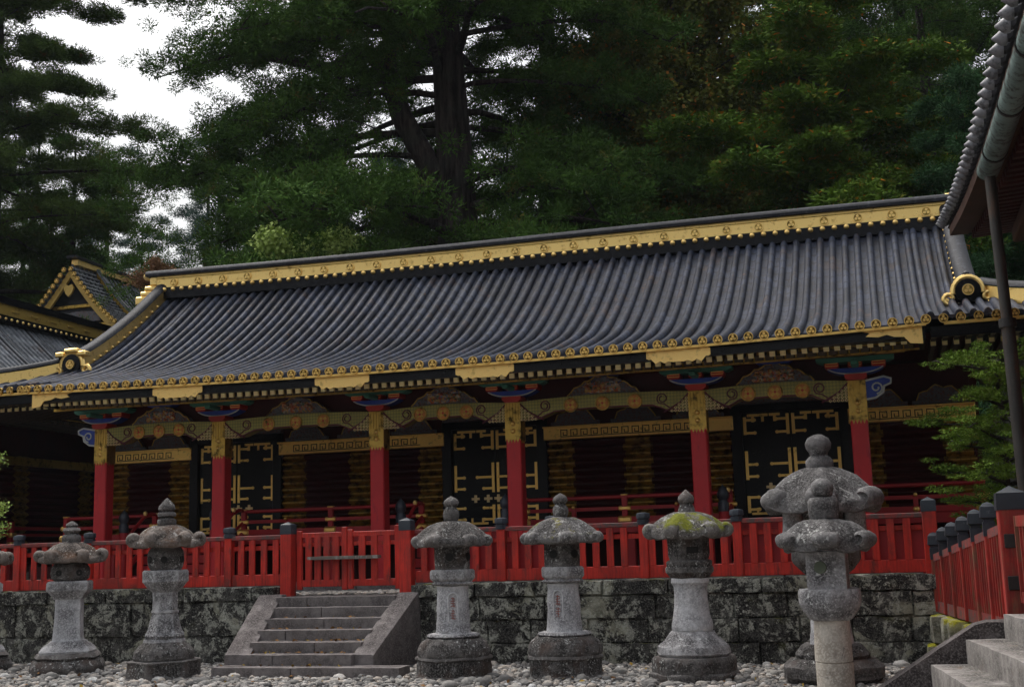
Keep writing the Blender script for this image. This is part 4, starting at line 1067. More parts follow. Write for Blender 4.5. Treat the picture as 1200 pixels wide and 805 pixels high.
for y in (14.0, 12.6, 11.2, 9.8): 
    x, z = ev(y); part('gutter_strap', MB().add(tube([(x+.10, y-.02, z-.21), (x+.10, y+.025, z-.21)], .137, 16)), 'iron', G, 40)
x, z = ev(14.6)
part('downspout', MB().add(tube([(x+.10, 14.62, z-.3), (x+.11, 14.62, z-.9), (x+.135, 14.62, 3.95)], .062, 14)).add(tube([(x+.135, 14.62, 4.0), (x+.16, 14.62, .3)], .074, 14)), 'copper_brown', RB, 50)
part('spout_joint', MB().add(lathe([(.095, 4.02), (.095, 3.92)], 16, center=(x+.135, 14.62))), 'iron', RB, 40)

# ------------------------------------------------------------- right: stairs, fence on its low mossy wall
RS = thing('stone_stairs', 'pale worn stone stairs with a sloping side slab in the lower right corner', 'steps', (1.2, 10.2, 0))
def skew(p, y0=11.5): return (p[0]+.13*(y0-p[1]), p[1], p[2])
for i, (x, z) in enumerate(((-.11, .31), (.22, .52), (.53, .73), (.85, .94))):
    mb = MB(); mb.add(rockbox((x+.35, 9.1, z-.11), (.7, 4.8, .22), .12, .008, .018, i+40)); mb.add(box((x+.37, 9.1, (z-.22)/2), (.62, 4.76, max(.05, z-.22)))); mb.v = [skew(p) for p in mb.v]
    part('step', mb, 'step_pale', RS, 50)
mb = MB(); mb.add(rockbox((2.6, 9.1, .80), (2.9, 4.8, .25), .25, .008, .018, 50)); mb.v = [skew(p) for p in mb.v]; part('landing', mb, 'step_pale', RS, 50)
sb = MB(); pl = [(-.62, -.02), (-.62, .02), (.30, .635), (.62, .84), (.72, .865), (.93, .865), (.93, -.02)]
sb.add(prism(pl, 'y', 11.52, 11.88)); sb.worn(.006, 6); part('side_slab', sb, 'step_stone', RS, 30)
FX = lambda y: .48+.14*(17-y)
mw = thing('mossy_wall', 'low mossy stone wall carrying the receding red fence at the right', 'wall', (.8, 14.3, 0))
mb = MB(); rr = random.Random(4); y = 16.75
while y > 11.95:
    L = rr.uniform(.4, .8); y2 = max(11.9, y-L)
    for z0, z1, off in ((-.05, .30, -.10), (.30, .65, -.03)):
        mb.add(rockbox((FX((y+y2)/2)+.12+off+rr.uniform(-.03, .03), (y+y2)/2, (z0+z1)/2), (.5, y-y2-.015, z1-z0-.015), .09, .03, .05, rr.random()*30, 4))
    y = y2
part('wall_courses', mb, 'wall_moss', mw, 60)
rfn = thing('picket_fence', 'red picket fence with black capped posts receding on the mossy wall at the right', 'fence', (.8, 14.3, .78))
def ztop(y): return 1.37+.085*(17-y)
ang = math.atan(.14)
fp = [16.85, 16.2, 15.6, 14.95, 14.25, 13.6]
bcap = mesh_of('post_cap', MB().add(lathe([(.085, -.1), (.085, .04), (.07, .05), (.07, .07), (.115, .09), (.10, .20), (.06, .235), (.002, .25)], 16, 4, .1, PI/4)), 'cap_black', 30)
for y in fp:
    h = ztop(y)+.02-.66; p = part('post', MB().add(box((FX(y), y, .66+h/2), (.11, .12, h), .008)), 'fence_old', rfn); inst('post_cap', bcap, p, (FX(y), y, .66+h+.02))
v = []; 
def rail_r(z0f, z1f, w_, ya=16.95, yb=12.55, offx=0.):
    v = [(FX(y)+sx*w_/2+offx, y, zf_(y)) for y in (ya, yb) for sx, zf_ in ((-1, z0f), (1, z0f), (1, z1f), (-1, z1f))]
    return v, [(0, 1, 2, 3), (7, 6, 5, 4), (0, 4, 5, 1), (1, 5, 6, 2), (2, 6, 7, 3), (3, 7, 4, 0)]
part('top_rail', MB().add(rail_r(lambda y: ztop(y)-.09, lambda y: ztop(y), .07)), 'rail_top', rfn)
part('base_board', MB().add(rail_r(lambda y: .66, lambda y: .80, .06)), 'rail_top', rfn)
part('middle_rail', MB().add(rail_r(lambda y: ztop(y)-.4, lambda y: ztop(y)-.34, .03, offx=.03)), 'fence_old', rfn)
y = 16.85
while y > 12.6:
    if all(abs(y-q) > .07 for q in fp): part('picket', MB().add(box((FX(y)-.02, y, (.80+ztop(y)-.09)/2), (.025, .055, ztop(y)-.09-.80))), 'fence_old', rfn)
    y -= .105
# big hinged gate post and a leaf nearer the camera
gp = thing('gate_post', 'thick red black-capped post with iron hinges at the near end of the receding fence', 'post', (FX(12.6), 12.6, .75))
part('shaft', MB().add(box((FX(12.6), 12.6, 1.30), (.25, .25, 1.10), .01)), 'fence_old', gp)
part('post_cap', MB().add(lathe([(.19, 1.84), (.195, 1.87), (.185, 2.0), (.0, 2.07)], 16, 4, 0, PI/4, center=(FX(12.6), 12.6))), 'cap_black', gp, 30)
for z in (1.55, 1.16): part('hinge', MB().add(box((FX(12.6)-.02, 12.468, z), (.15, .02, .13), .005)), 'iron', gp)
ng = thing('gate_leaf', 'open red slatted gate leaf hung on the thick black-capped post', 'gate', (FX(12.0), 12.0, .95))
lf = MB(); lf.add(rail_r(lambda y: 1.68, lambda y: 1.78, .06, 12.42, 10.2)); lf.add(rail_r(lambda y: .98, lambda y: 1.08, .06, 12.42, 10.2)); lf.add(box((FX(12.4), 12.4, 1.38), (.06, .09, .8))); part('frame', lf, 'fence_old', ng)
for i in range(18): y = 12.25-i*.115; part('slat', MB().add(box((FX(y)-.01, y, 1.38), (.03, .06, .62))), 'fence_old', ng)

# dry-stone rubble wall behind the sapling
rw = thing('rubble_wall', 'wall of big grey rounded rocks behind the sapling at the right', 'wall', (4, 24.5, 1.0))
mb = MB(); rr = random.Random(11); z = 1.1
while z < 5.2:
    x = 1.75+rr.uniform(0, .3); h = rr.uniform(.38, .6)
    while x < 7.5:
        L = rr.uniform(.45, .9); mb.add(rockbox((x+L/2, 23.6+(z-1)*.16+rr.uniform(-.06, .06), z+h/2), (L, .7, h), .1, .06, .16, rr.random()*40, 3)); x += L
    z += h
part('rocks', mb, 'rock', rw, 60)

# ------------------------------------------------------------- stone lanterns
def cap_mb(Rr, zb, th, zt, rt, sides=6, dome=((1., 0.), (.9, .22), (.78, .46), (.64, .70), (.5, .85), (.36, .95), (.22, 1.)), curl=.1, cw=.16, cout=.9, cup=.5, lift=.04, point=.10, seed=0, amp=.010):
    """lantern cap: undercut rim, dome up to zt, raised corners with rolled curls; the first corner points along +X"""
    mb = MB(); n = sides*12; v = []
    def rim(a): return Rr*(1-point+point*abs(math.cos(sides*a/2))**3)
    seq = [(.45, zb+.03), (.70, zb+.015), (.93, zb), (1., zb+.015), (1.015, zb+th*.5), (.99, zb+th*.9)]
    h = zt-zb-th
    for t, q in dome: seq.append((max(rt/Rr, t*.97), zb+th+h*q))
    for t, z in seq:
        for j in range(n):
            a = 2*PI*j/n; r = rim(a)*t; up_ = lift*abs(math.cos(sides*a/2))**4*max(0, (t-.55)/.45)
            v.append((r*math.cos(a), r*math.sin(a), z+up_))
    k = len(seq); f = grid_faces(n, k, True); f.append(tuple(range(n))[::-1]); f.append(tuple((k-1)*n+j for j in range(n))); mb.add((v, f))
    for q in range(sides):
        a = q*2*PI/sides
        if curl > 0:
            pr = [(.001, -cw/2), (curl*.55, -cw*.5), (curl*.85, -cw*.40), (curl, -cw*.15), (curl, cw*.15), (curl*.85, cw*.40), (curl*.55, cw*.5), (curl*.30, cw*.42), (.001, cw*.46)]
            Mx = Matrix.Translation((Rr*cout*math.cos(a), Rr*cout*math.sin(a), zb+th*.4+curl*cup)) @ Matrix.Rotation(a, 4, 'Z') @ Matrix.Rotation(PI/2, 4, 'X')
            mb.add(lathe(pr, 16), Mx)
    return mb.worn(amp, 6, seed)
def lantern(label, X, Y, spec, turn=0.):
    """spec measured in the plane of the base's front edge, .4 m nearer than the axis"""
    k = (Y+.4)/Y; t = thing('stone_lantern', label, 'stone lantern', (X*k, Y*k, 1.6*(1-k)), 'stone lanterns on the gravel')
    t.rotation_euler = (0, 0, math.atan2(Y, X)-PI/2+turn); t.scale = (k, k, k); ORG[t] = Vector((0, 0, 0))
    for nm, mb, mat, sm in spec: part(nm, mb, mat, t, sm)
    return t
def drum(prof, n=36, sides=0, rnd=0., amp=.007, seed=0, step=.035, rot=0., pet=0, pa=.055):
    if pet:
        v, f = lathe(prof, 96, sides, rnd, rot, step=step); z0, z1 = prof[0][1], prof[-1][1]; out = []
        for x, y, z in v:
            t = (z-z0)/(z1-z0); a = math.atan2(y, x); k = 1-pa*(1-abs(math.sin(pet*a/2))**.6)*math.sin(PI*min(1, max(0, t)))**.7*1.6; out.append((x*k, y*k, z))
        return MB().add((out, f)).worn(amp*.6, 7, seed)
    return MB().add(lathe(prof, n, sides, rnd, rot, step=step)).worn(amp, 7, seed)
def hole(a, d, z, r):
    return MB().add(lathe([(r, -.01), (r, .012), (r*.8, .014), (.001, .004)], 14), Matrix.Rotation(a, 4, 'Z') @ Matrix.Translation((d, 0, z)) @ Matrix.Rotation(PI/2, 4, 'Y'))
def scallop(r, z, n, h, d=.018, seed=0):
    """one ring with a petalled edge"""
    mb = MB(); v = []; m = n*6
    for rr, zz in ((r*.9, z+h/2), (r, z+h*.4), (r+d, z), (r, z-h*.4), (r*.88, z-h/2)):
        for j in range(m):
            a = 2*PI*j/m; b = abs(math.sin(n*a/2)); v.append((rr*(.955+.045*b)*math.cos(a), rr*(.955+.045*b)*math.sin(a), zz-(h*.25*(1-b) if zz < z else 0)*-1))
    f = grid_faces(m, 5, True); f.append(tuple(range(m))); f.append(tuple(4*m+j for j in range(m))[::-1]); mb.add((v, f)); return mb
def inscription(r, zc, ang, seed):
    """arched cartouche with worn red strokes on a round shaft"""
    rr = random.Random(seed); fr, ink = MB(), MB()
    def P(u, z, d=0.): a = ang+u/r; return ((r+d)*math.cos(a), (r+d)*math.sin(a), z)
    out = [P(-.06, zc-.17, .003), P(-.06, zc+.12, .003)]+[P(.06*math.cos(t), zc+.12+.07*math.sin(t), .003) for t in [PI-PI*k/8 for k in range(1, 8)]]+[P(.06, zc+.12, .003), P(.06, zc-.17, .003), P(-.06, zc-.17, .003)]
    fr.add(tube(out, .010, 6))
    for zo in (.075, -.075):
        pts = []
        for k in range(4): w_ = rr.uniform(.018, .034)*(-1)**k; z = zc+zo+.045-k*.03; pts += [P(-w_, z, .002), P(w_, z-.004, .002)]
        ink.add(tube(pts, .0055, 5)); ink.add(tube([P(.0, zc+zo+.06, .003), P(rr.uniform(-.01, .01), zc+zo-.055, .003), P(.03, zc+zo-.06, .002)], .0055, 5))
    return fr, ink
GOURD = [(.075, 0), (.095, .03), (.105, .09), (.095, .14), (.072, .17), (.070, .185), (.090, .205), (.100, .235), (.088, .27), (.05, .30), (.018, .315), (.003, .325)]
def up_(prof, z, s=1., sr=None): return [(r*(sr or s), z+q*s) for r, q in prof]
def round_spec(seed, capm, fin=1.0, wide=1.):
    fr, ink = inscription(.203, .90, -PI/2, seed)
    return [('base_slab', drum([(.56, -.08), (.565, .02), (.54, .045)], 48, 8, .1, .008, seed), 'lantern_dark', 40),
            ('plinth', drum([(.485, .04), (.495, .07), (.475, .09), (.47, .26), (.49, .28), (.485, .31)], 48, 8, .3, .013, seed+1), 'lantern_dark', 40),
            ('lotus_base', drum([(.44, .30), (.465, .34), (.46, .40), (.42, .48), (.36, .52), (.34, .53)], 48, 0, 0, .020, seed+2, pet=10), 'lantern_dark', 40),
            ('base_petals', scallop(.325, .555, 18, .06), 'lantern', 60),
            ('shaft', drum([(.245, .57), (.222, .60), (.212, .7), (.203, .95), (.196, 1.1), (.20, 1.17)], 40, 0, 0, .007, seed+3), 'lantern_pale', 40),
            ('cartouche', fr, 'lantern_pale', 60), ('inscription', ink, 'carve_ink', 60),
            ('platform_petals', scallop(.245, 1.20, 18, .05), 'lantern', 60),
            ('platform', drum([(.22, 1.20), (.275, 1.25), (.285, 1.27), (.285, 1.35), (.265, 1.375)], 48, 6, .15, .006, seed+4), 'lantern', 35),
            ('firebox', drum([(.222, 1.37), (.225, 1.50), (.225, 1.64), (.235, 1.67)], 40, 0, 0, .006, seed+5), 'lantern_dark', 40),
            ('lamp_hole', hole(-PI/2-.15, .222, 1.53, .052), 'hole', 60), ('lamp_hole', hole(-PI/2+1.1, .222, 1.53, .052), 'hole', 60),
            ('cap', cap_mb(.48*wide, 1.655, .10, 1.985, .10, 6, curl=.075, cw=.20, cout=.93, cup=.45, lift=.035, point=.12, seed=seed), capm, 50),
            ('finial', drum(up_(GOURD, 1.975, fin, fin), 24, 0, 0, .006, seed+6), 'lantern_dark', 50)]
lantern('round-shafted stone lantern just right of the stone steps, gourd-topped, carved cartouche', -5.38, 14.77, round_spec(3, 'lantern_dark'))
lantern('round-shafted stone lantern with a touch of yellow moss on its cap, gourd-topped', -3.98, 14.95, round_spec(9, 'lantern_moss2', .96, 1.05), -.35)
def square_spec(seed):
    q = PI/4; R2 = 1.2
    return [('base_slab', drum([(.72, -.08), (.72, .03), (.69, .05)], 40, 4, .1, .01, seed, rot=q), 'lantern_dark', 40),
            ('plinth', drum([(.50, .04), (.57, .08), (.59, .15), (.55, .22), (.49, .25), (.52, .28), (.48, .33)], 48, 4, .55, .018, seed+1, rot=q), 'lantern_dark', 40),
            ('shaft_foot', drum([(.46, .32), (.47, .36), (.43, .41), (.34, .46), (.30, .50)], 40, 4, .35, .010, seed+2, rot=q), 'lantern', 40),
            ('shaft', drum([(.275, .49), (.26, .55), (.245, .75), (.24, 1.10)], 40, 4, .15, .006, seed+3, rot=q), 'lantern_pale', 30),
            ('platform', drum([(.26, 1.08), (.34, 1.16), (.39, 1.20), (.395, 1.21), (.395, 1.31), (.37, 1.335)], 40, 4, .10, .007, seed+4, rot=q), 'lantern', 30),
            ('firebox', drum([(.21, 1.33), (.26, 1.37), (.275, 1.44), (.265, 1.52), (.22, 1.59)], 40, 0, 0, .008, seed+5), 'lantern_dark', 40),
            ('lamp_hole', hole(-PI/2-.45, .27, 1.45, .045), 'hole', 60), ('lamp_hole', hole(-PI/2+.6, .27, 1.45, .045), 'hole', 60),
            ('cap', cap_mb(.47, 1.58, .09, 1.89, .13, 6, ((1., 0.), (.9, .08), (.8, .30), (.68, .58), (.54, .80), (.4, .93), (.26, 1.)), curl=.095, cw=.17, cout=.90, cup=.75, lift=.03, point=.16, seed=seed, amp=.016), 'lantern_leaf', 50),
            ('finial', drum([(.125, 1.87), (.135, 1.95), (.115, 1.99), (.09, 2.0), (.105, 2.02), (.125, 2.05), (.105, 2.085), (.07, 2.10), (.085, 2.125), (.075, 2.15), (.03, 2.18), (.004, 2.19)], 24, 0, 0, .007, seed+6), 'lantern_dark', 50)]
lantern('square-shafted stone lantern with a pale flat shaft, second from the left edge', -11.40, 15.18, square_spec(21), -.16)
lantern('stone lantern cut off by the left edge, only part of its cap and base showing', -13.12, 15.3, square_spec(33), .3)
s = 41
lantern('hexagonal stone lantern with a waisted shaft and big cap curls, just left of the steps', -9.40, 14.53,
        [('base_slab', drum([(.54, -.08), (.545, .05), (.525, .065)], 48, 6, .05, .008, s), 'lantern_dark', 40),
         ('plinth', drum([(.475, .06), (.48, .09), (.47, .25), (.485, .275), (.47, .29)], 48, 6, .1, .010, s+1), 'lantern_dark', 40),
         ('lotus_base', drum([(.39, .28), (.42, .32), (.41, .40), (.35, .47), (.30, .50), (.28, .52)], 48, 6, .5, .022, s+2, pet=10), 'lantern_dark', 40),
         ('shaft', drum([(.275, .51), (.27, .55), (.255, .56), (.25, .63), (.225, .66), (.195, .76), (.170, .88), (.165, .895), (.18, .90), (.18, .93), (.165, .935), (.160, 1.05), (.165, 1.18)], 48, 6, .12, .006, s+3), 'lantern', 30),
         ('shaft_band', scallop(.246, .60, 18, .05, .008), 'lantern', 60),
         ('platform', drum([(.17, 1.17), (.245, 1.24), (.28, 1.29), (.30, 1.31), (.30, 1.44), (.28, 1.46)], 48, 6, .08, .006, s+4), 'lantern', 30),
         ('firebox', drum([(.19, 1.45), (.225, 1.50), (.24, 1.60), (.23, 1.70), (.20, 1.76)], 48, 0, 0, .008, s+5), 'lantern_dark', 40),
         ('lamp_hole', hole(-PI/2-.15, .236, 1.60, .045), 'hole', 60), ('lamp_hole', hole(-PI/2+1.0, .236, 1.60, .045), 'hole', 60), ('lamp_hole', hole(-PI/2-1.1, .236, 1.60, .045), 'hole', 60),
         ('cap', cap_mb(.46, 1.75, .09, 2.06, .12, 6, ((1., 0.), (.9, .10), (.8, .38), (.68, .66), (.54, .84), (.4, .95), (.26, 1.)), curl=.100, cw=.15, cout=.93, cup=.80, lift=.02, point=.14, seed=s, amp=.013), 'lantern_leaf', 50),
         ('finial', drum([(.10, 2.04), (.125, 2.07), (.125, 2.13), (.085, 2.16), (.12, 2.175), (.125, 2.21), (.10, 2.235), (.09, 2.24), (.115, 2.27), (.105, 2.32), (.05, 2.38), (.004, 2.42)], 24, 0, 0, .006, s+6), 'lantern_dark', 50)], .05)
s = 55
lantern('stone lantern with bright yellow-green moss over its cap and an hourglass shaft', -2.34, 14.66,
        [('base_slab', drum([(.54, -.08), (.54, .12), (.52, .14)], 48, 6, .2, .012, s), 'lantern_dark', 40),
         ('plinth', drum([(.49, .13), (.50, .16), (.49, .29), (.47, .315)], 48, 8, .3, .012, s+1), 'lantern_dark', 40),
         ('lotus_base', drum([(.39, .31), (.43, .35), (.42, .43), (.34, .50), (.30, .54), (.25, .60)], 48, 0, 0, .018, s+2, pet=8, pa=.035), 'lantern', 40),
         ('shaft', drum([(.22, .58), (.245, .62), (.240, .68), (.215, .78), (.20, .9), (.195, 1.02), (.20, 1.11), (.215, 1.15), (.225, 1.16), (.225, 1.21)], 40, 0, 0, .008, s+3), 'lantern_pale', 40),
         ('platform', drum([(.22, 1.20), (.265, 1.26), (.285, 1.28), (.285, 1.33), (.27, 1.345), (.275, 1.40), (.25, 1.42)], 48, 6, .3, .007, s+4), 'lantern_dark', 30),
         ('firebox', drum([(.225, 1.41), (.245, 1.48), (.25, 1.60), (.255, 1.68)], 48, 6, .5, .007, s+5), 'lantern_dark', 40),
         ('lamp_hole', MB().add(box((.02, -.237, 1.54), (.14, .03, .07), .01)), 'hole', None),
         ('cap', cap_mb(.47, 1.665, .11, 1.99, .10, 6, curl=.095, cw=.17, cout=.95, cup=.6, lift=.05, point=.13, seed=s), 'lantern_moss', 50),
         ('finial', drum([(.10, 1.98), (.10, 2.02), (.085, 2.05), (.075, 2.08), (.09, 2.10), (.10, 2.14), (.085, 2.18), (.04, 2.22), (.004, 2.25)], 24, 0, 0, .006, s+6), 'lantern_dark', 50)], .1)
s = 63
lantern('tallest stone lantern with a great domed cap, behind the small beige-shafted one', -.74, 14.35,
        [('base_slab', drum([(.62, -.08), (.62, .06)], 40, 6, .2, .012, s), 'lantern_dark', 40),
         ('plinth', drum([(.50, .05), (.58, .12), (.58, .24), (.50, .30), (.42, .32), (.43, .36), (.34, .47)], 48, 6, .5, .018, s+1), 'lantern_dark', 40),
         ('shaft', drum([(.24, .45), (.225, .6), (.20, .9), (.20, 1.22)], 40, 0, 0, .008, s+3), 'lantern_pale', 40),
         ('platform', drum([(.22, 1.20), (.32, 1.28), (.40, 1.36), (.42, 1.40), (.42, 1.48), (.40, 1.50)], 48, 6, .3, .01, s+4), 'lantern_dark', 30),
         ('firebox', drum([(.25, 1.49), (.26, 1.96)], 48, 6, .2, .008, s+5), 'lantern_dark', 40),
         ('corner_support', MB().add(rockbox((-.34, -.10, 1.75), (.22, .26, .42), .06, .03, .07, 1), Matrix.Rotation(-PI/6, 4, 'Z')), 'lantern', 50), ('corner_support', MB().add(rockbox((.36, -.08, 1.75), (.22, .26, .42), .06, .03, .07, 2), Matrix.Rotation(-PI/6, 4, 'Z')), 'lantern', 50),
         ('cap', cap_mb(.70, 1.90, .14, 2.42, .16, 6, ((1., 0.), (.92, .16), (.8, .42), (.66, .68), (.5, .86), (.36, .96), (.26, 1.)), curl=.13, cw=.34, cout=.84, cup=.80, lift=.06, point=.12, seed=s, amp=.016), 'lantern_mid', 50),
         ('finial', drum([(.14, 2.38), (.155, 2.44), (.155, 2.50), (.12, 2.54), (.095, 2.56), (.105, 2.59), (.14, 2.64), (.148, 2.70), (.12, 2.76), (.05, 2.80), (.005, 2.81)], 24, 0, 0, .009, s+6), 'lantern_mid', 50)], PI/6)
s = 71
lantern('small front stone lantern with a cracked beige round shaft and square firebox', -.60, 11.8,
        [('shaft', drum([(.18, -.1), (.17, .2), (.168, .50), (.160, .505), (.170, .515), (.165, .70), (.160, .90)], 36, 0, 0, .006, s), 'lantern_beige', 30),
         ('shaft_foot', drum([(.32, -.1), (.32, .04), (.26, .07)], 40, 0, 0, .012, s+1), 'lantern_dark', 40),
         ('platform', drum([(.17, .88), (.21, .895), (.27, .97), (.295, 1.03), (.30, 1.05), (.30, 1.14), (.285, 1.165)], 48, 6, .55, .007, s+2), 'lantern', 40),
         ('firebox', MB().add(rockbox((0, 0, 1.325), (.36, .36, .36), .06, .006, .018, 6), Matrix.Rotation(-.10-PI/6, 4, 'Z')), 'lantern', 40),
         ('lamp_hole', hole(-PI/2-.35-PI/6, .188, 1.36, .058), 'copper_green_ball', 60),
         ('cap', cap_mb(.435, 1.49, .14, 1.80, .13, 6, ((1., 0.), (.92, .2), (.8, .50), (.66, .76), (.5, .91), (.36, .98), (.26, 1.)), curl=.08, cw=.24, cout=.92, cup=.75, lift=.05, point=.12, seed=s), 'lantern_mid', 50),
         ('finial', drum([(.125, 1.80), (.14, 1.83), (.14, 1.96), (.115, 1.995), (.06, 2.0), (.085, 2.02), (.105, 2.08), (.098, 2.13), (.055, 2.17), (.005, 2.18)], 24, 0, 0, .008, s+6), 'lantern_mid', 50)], PI/6)


# ------------------------------------------------------------- pebbles
def big_mesh(name, V, F, mats, smooth=False):
    me = bpy.data.meshes.new(name); nv = len(V); nf, k = F.shape
    me.vertices.add(nv); me.vertices.foreach_set('co', V.astype(np.float32).ravel())
    me.loops.add(nf*k); me.loops.foreach_set('vertex_index', F.astype(np.int32).ravel())
    me.polygons.add(nf); me.polygons.foreach_set('loop_start', np.arange(0, nf*k, k, dtype=np.int32)); me.polygons.foreach_set('loop_total', np.full(nf, k, dtype=np.int32))
    if smooth: me.polygons.foreach_set('use_smooth', np.ones(nf, dtype=bool))
    for m in (mats if isinstance(mats, (list, tuple)) else [mats]): me.materials.append(Ms[m])
    me.update(calc_edges=True); return me
def rotmats(n, r, tilt=1.):
    q = r.normal(size=(n, 4)); q[:, 1:3] *= tilt; q /= np.linalg.norm(q, axis=1)[:, None]; w_, x, y, z = q.T
    return np.stack([np.stack([1-2*(y*y+z*z), 2*(x*y-z*w_), 2*(x*z+y*w_)], 1), np.stack([2*(x*y+z*w_), 1-2*(x*x+z*z), 2*(y*z-x*w_)], 1), np.stack([2*(x*z-y*w_), 2*(y*z+x*w_), 1-2*(x*x+y*y)], 1)], 1)
def scatter_stones(pos, size, r, sub=1):
    tv, tf = ico(sub); tv = np.array(tv); tf = np.array(tf); n = len(pos)
    Rm = rotmats(n, r); jit = 1+.28*(r.random((n, len(tv)))-.5)
    sc = np.stack([size*r.uniform(.8, 1.35, n), size*r.uniform(.7, 1.1, n), size*r.uniform(.45, .8, n)], 1)
    V = (tv[None]*jit[..., None])*1.
    V = np.einsum('nij,nvj->nvi', Rm, V)*sc[:, None, :]; ang = r.uniform(0, 6.28, n); c, s_ = np.cos(ang), np.sin(ang)
    V = np.stack([V[..., 0]*c[:, None]-V[..., 1]*s_[:, None], V[..., 0]*s_[:, None]+V[..., 1]*c[:, None], V[..., 2]], -1)+pos[:, None]
    F = tf[None]+(np.arange(n)*len(tv))[:, None, None]
    return V.reshape(-1, 3), F.reshape(-1, 3)
r = np.random.default_rng(5); n = 26000
P = np.stack([r.uniform(-15.5, 1.0, n), 11.8+5.1*r.random(n)**.8, np.zeros(n)], 1); sz = r.gamma(3, .0060, n)+.008; P[:, 2] = sz*.35
V, F = scatter_stones(P, sz, r)
n = 160; P2 = np.stack([r.uniform(-15.5, .6, n), r.uniform(14., 16.75, n), np.full(n, .03)], 1); V2, F2 = scatter_stones(P2, r.uniform(.05, .09, n), r, 2)
n = 900; P3 = np.stack([r.uniform(-9.2, -6.6, n), r.uniform(17.1, 18.2, n), np.full(n, 1.01)], 1); V3, F3 = scatter_stones(P3, r.uniform(.02, .045, n), r)
V = np.concatenate([V, V2, V3]); F = np.concatenate([F, F2+len(V)-len(V2)-len(V3), F3+len(V)-len(V3)])
o = link('gravel_stones', big_mesh('gravel_stones', V, F, 'pebble', True)); o['kind'] = 'stuff'

r = np.random.default_rng(77); n = 420
P = np.stack([r.uniform(-13, .8, n), r.uniform(12.3, 16.7, n), r.uniform(.035, .07, n)], 1)
k_ = r.random(n) < .22; P[k_] = np.stack([r.uniform(-8.6, -7., k_.sum()), 15.1+.285*(r.integers(0, 6, k_.sum()))+r.uniform(0, .12, k_.sum()), 0*P[k_][:, 0]], 1); P[k_, 2] = np.floor((P[k_, 1]-14.95)/.285)*(1/7)+1/7+.012
Rm = rotmats(n, r, .25); q_ = np.array([(-.5, 0, 0), (0, -.3, .05), (.5, 0, 0), (0, .3, .05)]); V = np.einsum('nij,vj->nvi', Rm, q_)*r.uniform(.04, .085, n)[:, None, None]+P[:, None]
Ms['fallen'] = leaf('fallen_leaf', (.10, .05, .02), (.20, .10, .035), fleck=(.30, .20, .04), flecklvl=.7)
o = link('fallen_leaves', big_mesh('fallen_leaves', V.reshape(-1, 3), np.arange(4*n).reshape(-1, 4), 'fallen')); o['kind'] = 'stuff'
# ------------------------------------------------------------- trees
def leaf_template(r, n, kind):
    """n small leaf faces of one clump, unit radius"""
    d = r.normal(size=(n, 3)); d /= np.linalg.norm(d, axis=1)[:, None]
    if kind == 'cedar': d[:, 2] = d[:, 2]*.75+.22; L, W, r0, r1 = .23, .036, .10, .66
    elif kind == 'pine': d[:, 2] = d[:, 2]*.50+.30; L, W, r0, r1 = .28, .030, .08, .64
    elif kind == 'flat': d[:, 2] = d[:, 2]*.30+.06; L, W, r0, r1 = .26, .055, .15, .95
    else: L, W, r0, r1 = .24, .10, .1, 1.
    rad = (r0+(r1-r0)*r.random(n)**.7)[:, None]; base = d*rad; dn = d/np.linalg.norm(d, axis=1)[:, None]
    if kind == 'broad': a = r.normal(size=(n, 3)); a[:, 2] *= .6
    else: a = dn+r.normal(size=(n, 3))*.42
    a /= np.linalg.norm(a, axis=1)[:, None]; b = np.cross(a, r.normal(size=(n, 3))); b /= np.linalg.norm(b, axis=1)[:, None]
    l_ = L*r.uniform(.6, 1.3, n)[:, None]; w_ = W*r.uniform(.7, 1.3, n)[:, None]
    if kind == 'broad': return np.stack([base, base+a*l_*.45+b*w_, base+a*l_, base+a*l_*.45-b*w_], 1)
    return np.stack([base+b*w_, base+a*l_, base-b*w_], 1)
def crown_mesh(name, centres, sizes, kind, mat, per, seed):
    per = int(per*3.2); r = np.random.default_rng(seed); T = np.stack([leaf_template(r, per, kind) for _ in range(7)]); n = len(centres)
    idx = r.integers(0, 7, n); a = r.uniform(0, 2*PI, n); c, s_ = np.cos(a), np.sin(a)
    V = T[idx].reshape(n, -1, 3)*sizes[:, None, None]
    V = np.stack([V[..., 0]*c[:, None]-V[..., 1]*s_[:, None], V[..., 0]*s_[:, None]+V[..., 1]*c[:, None], V[..., 2]], -1)+centres[:, None]
    V = V.reshape(-1, 3); F = np.arange(len(V)).reshape(-1, T.shape[2]); return big_mesh(name, V, F, mat)
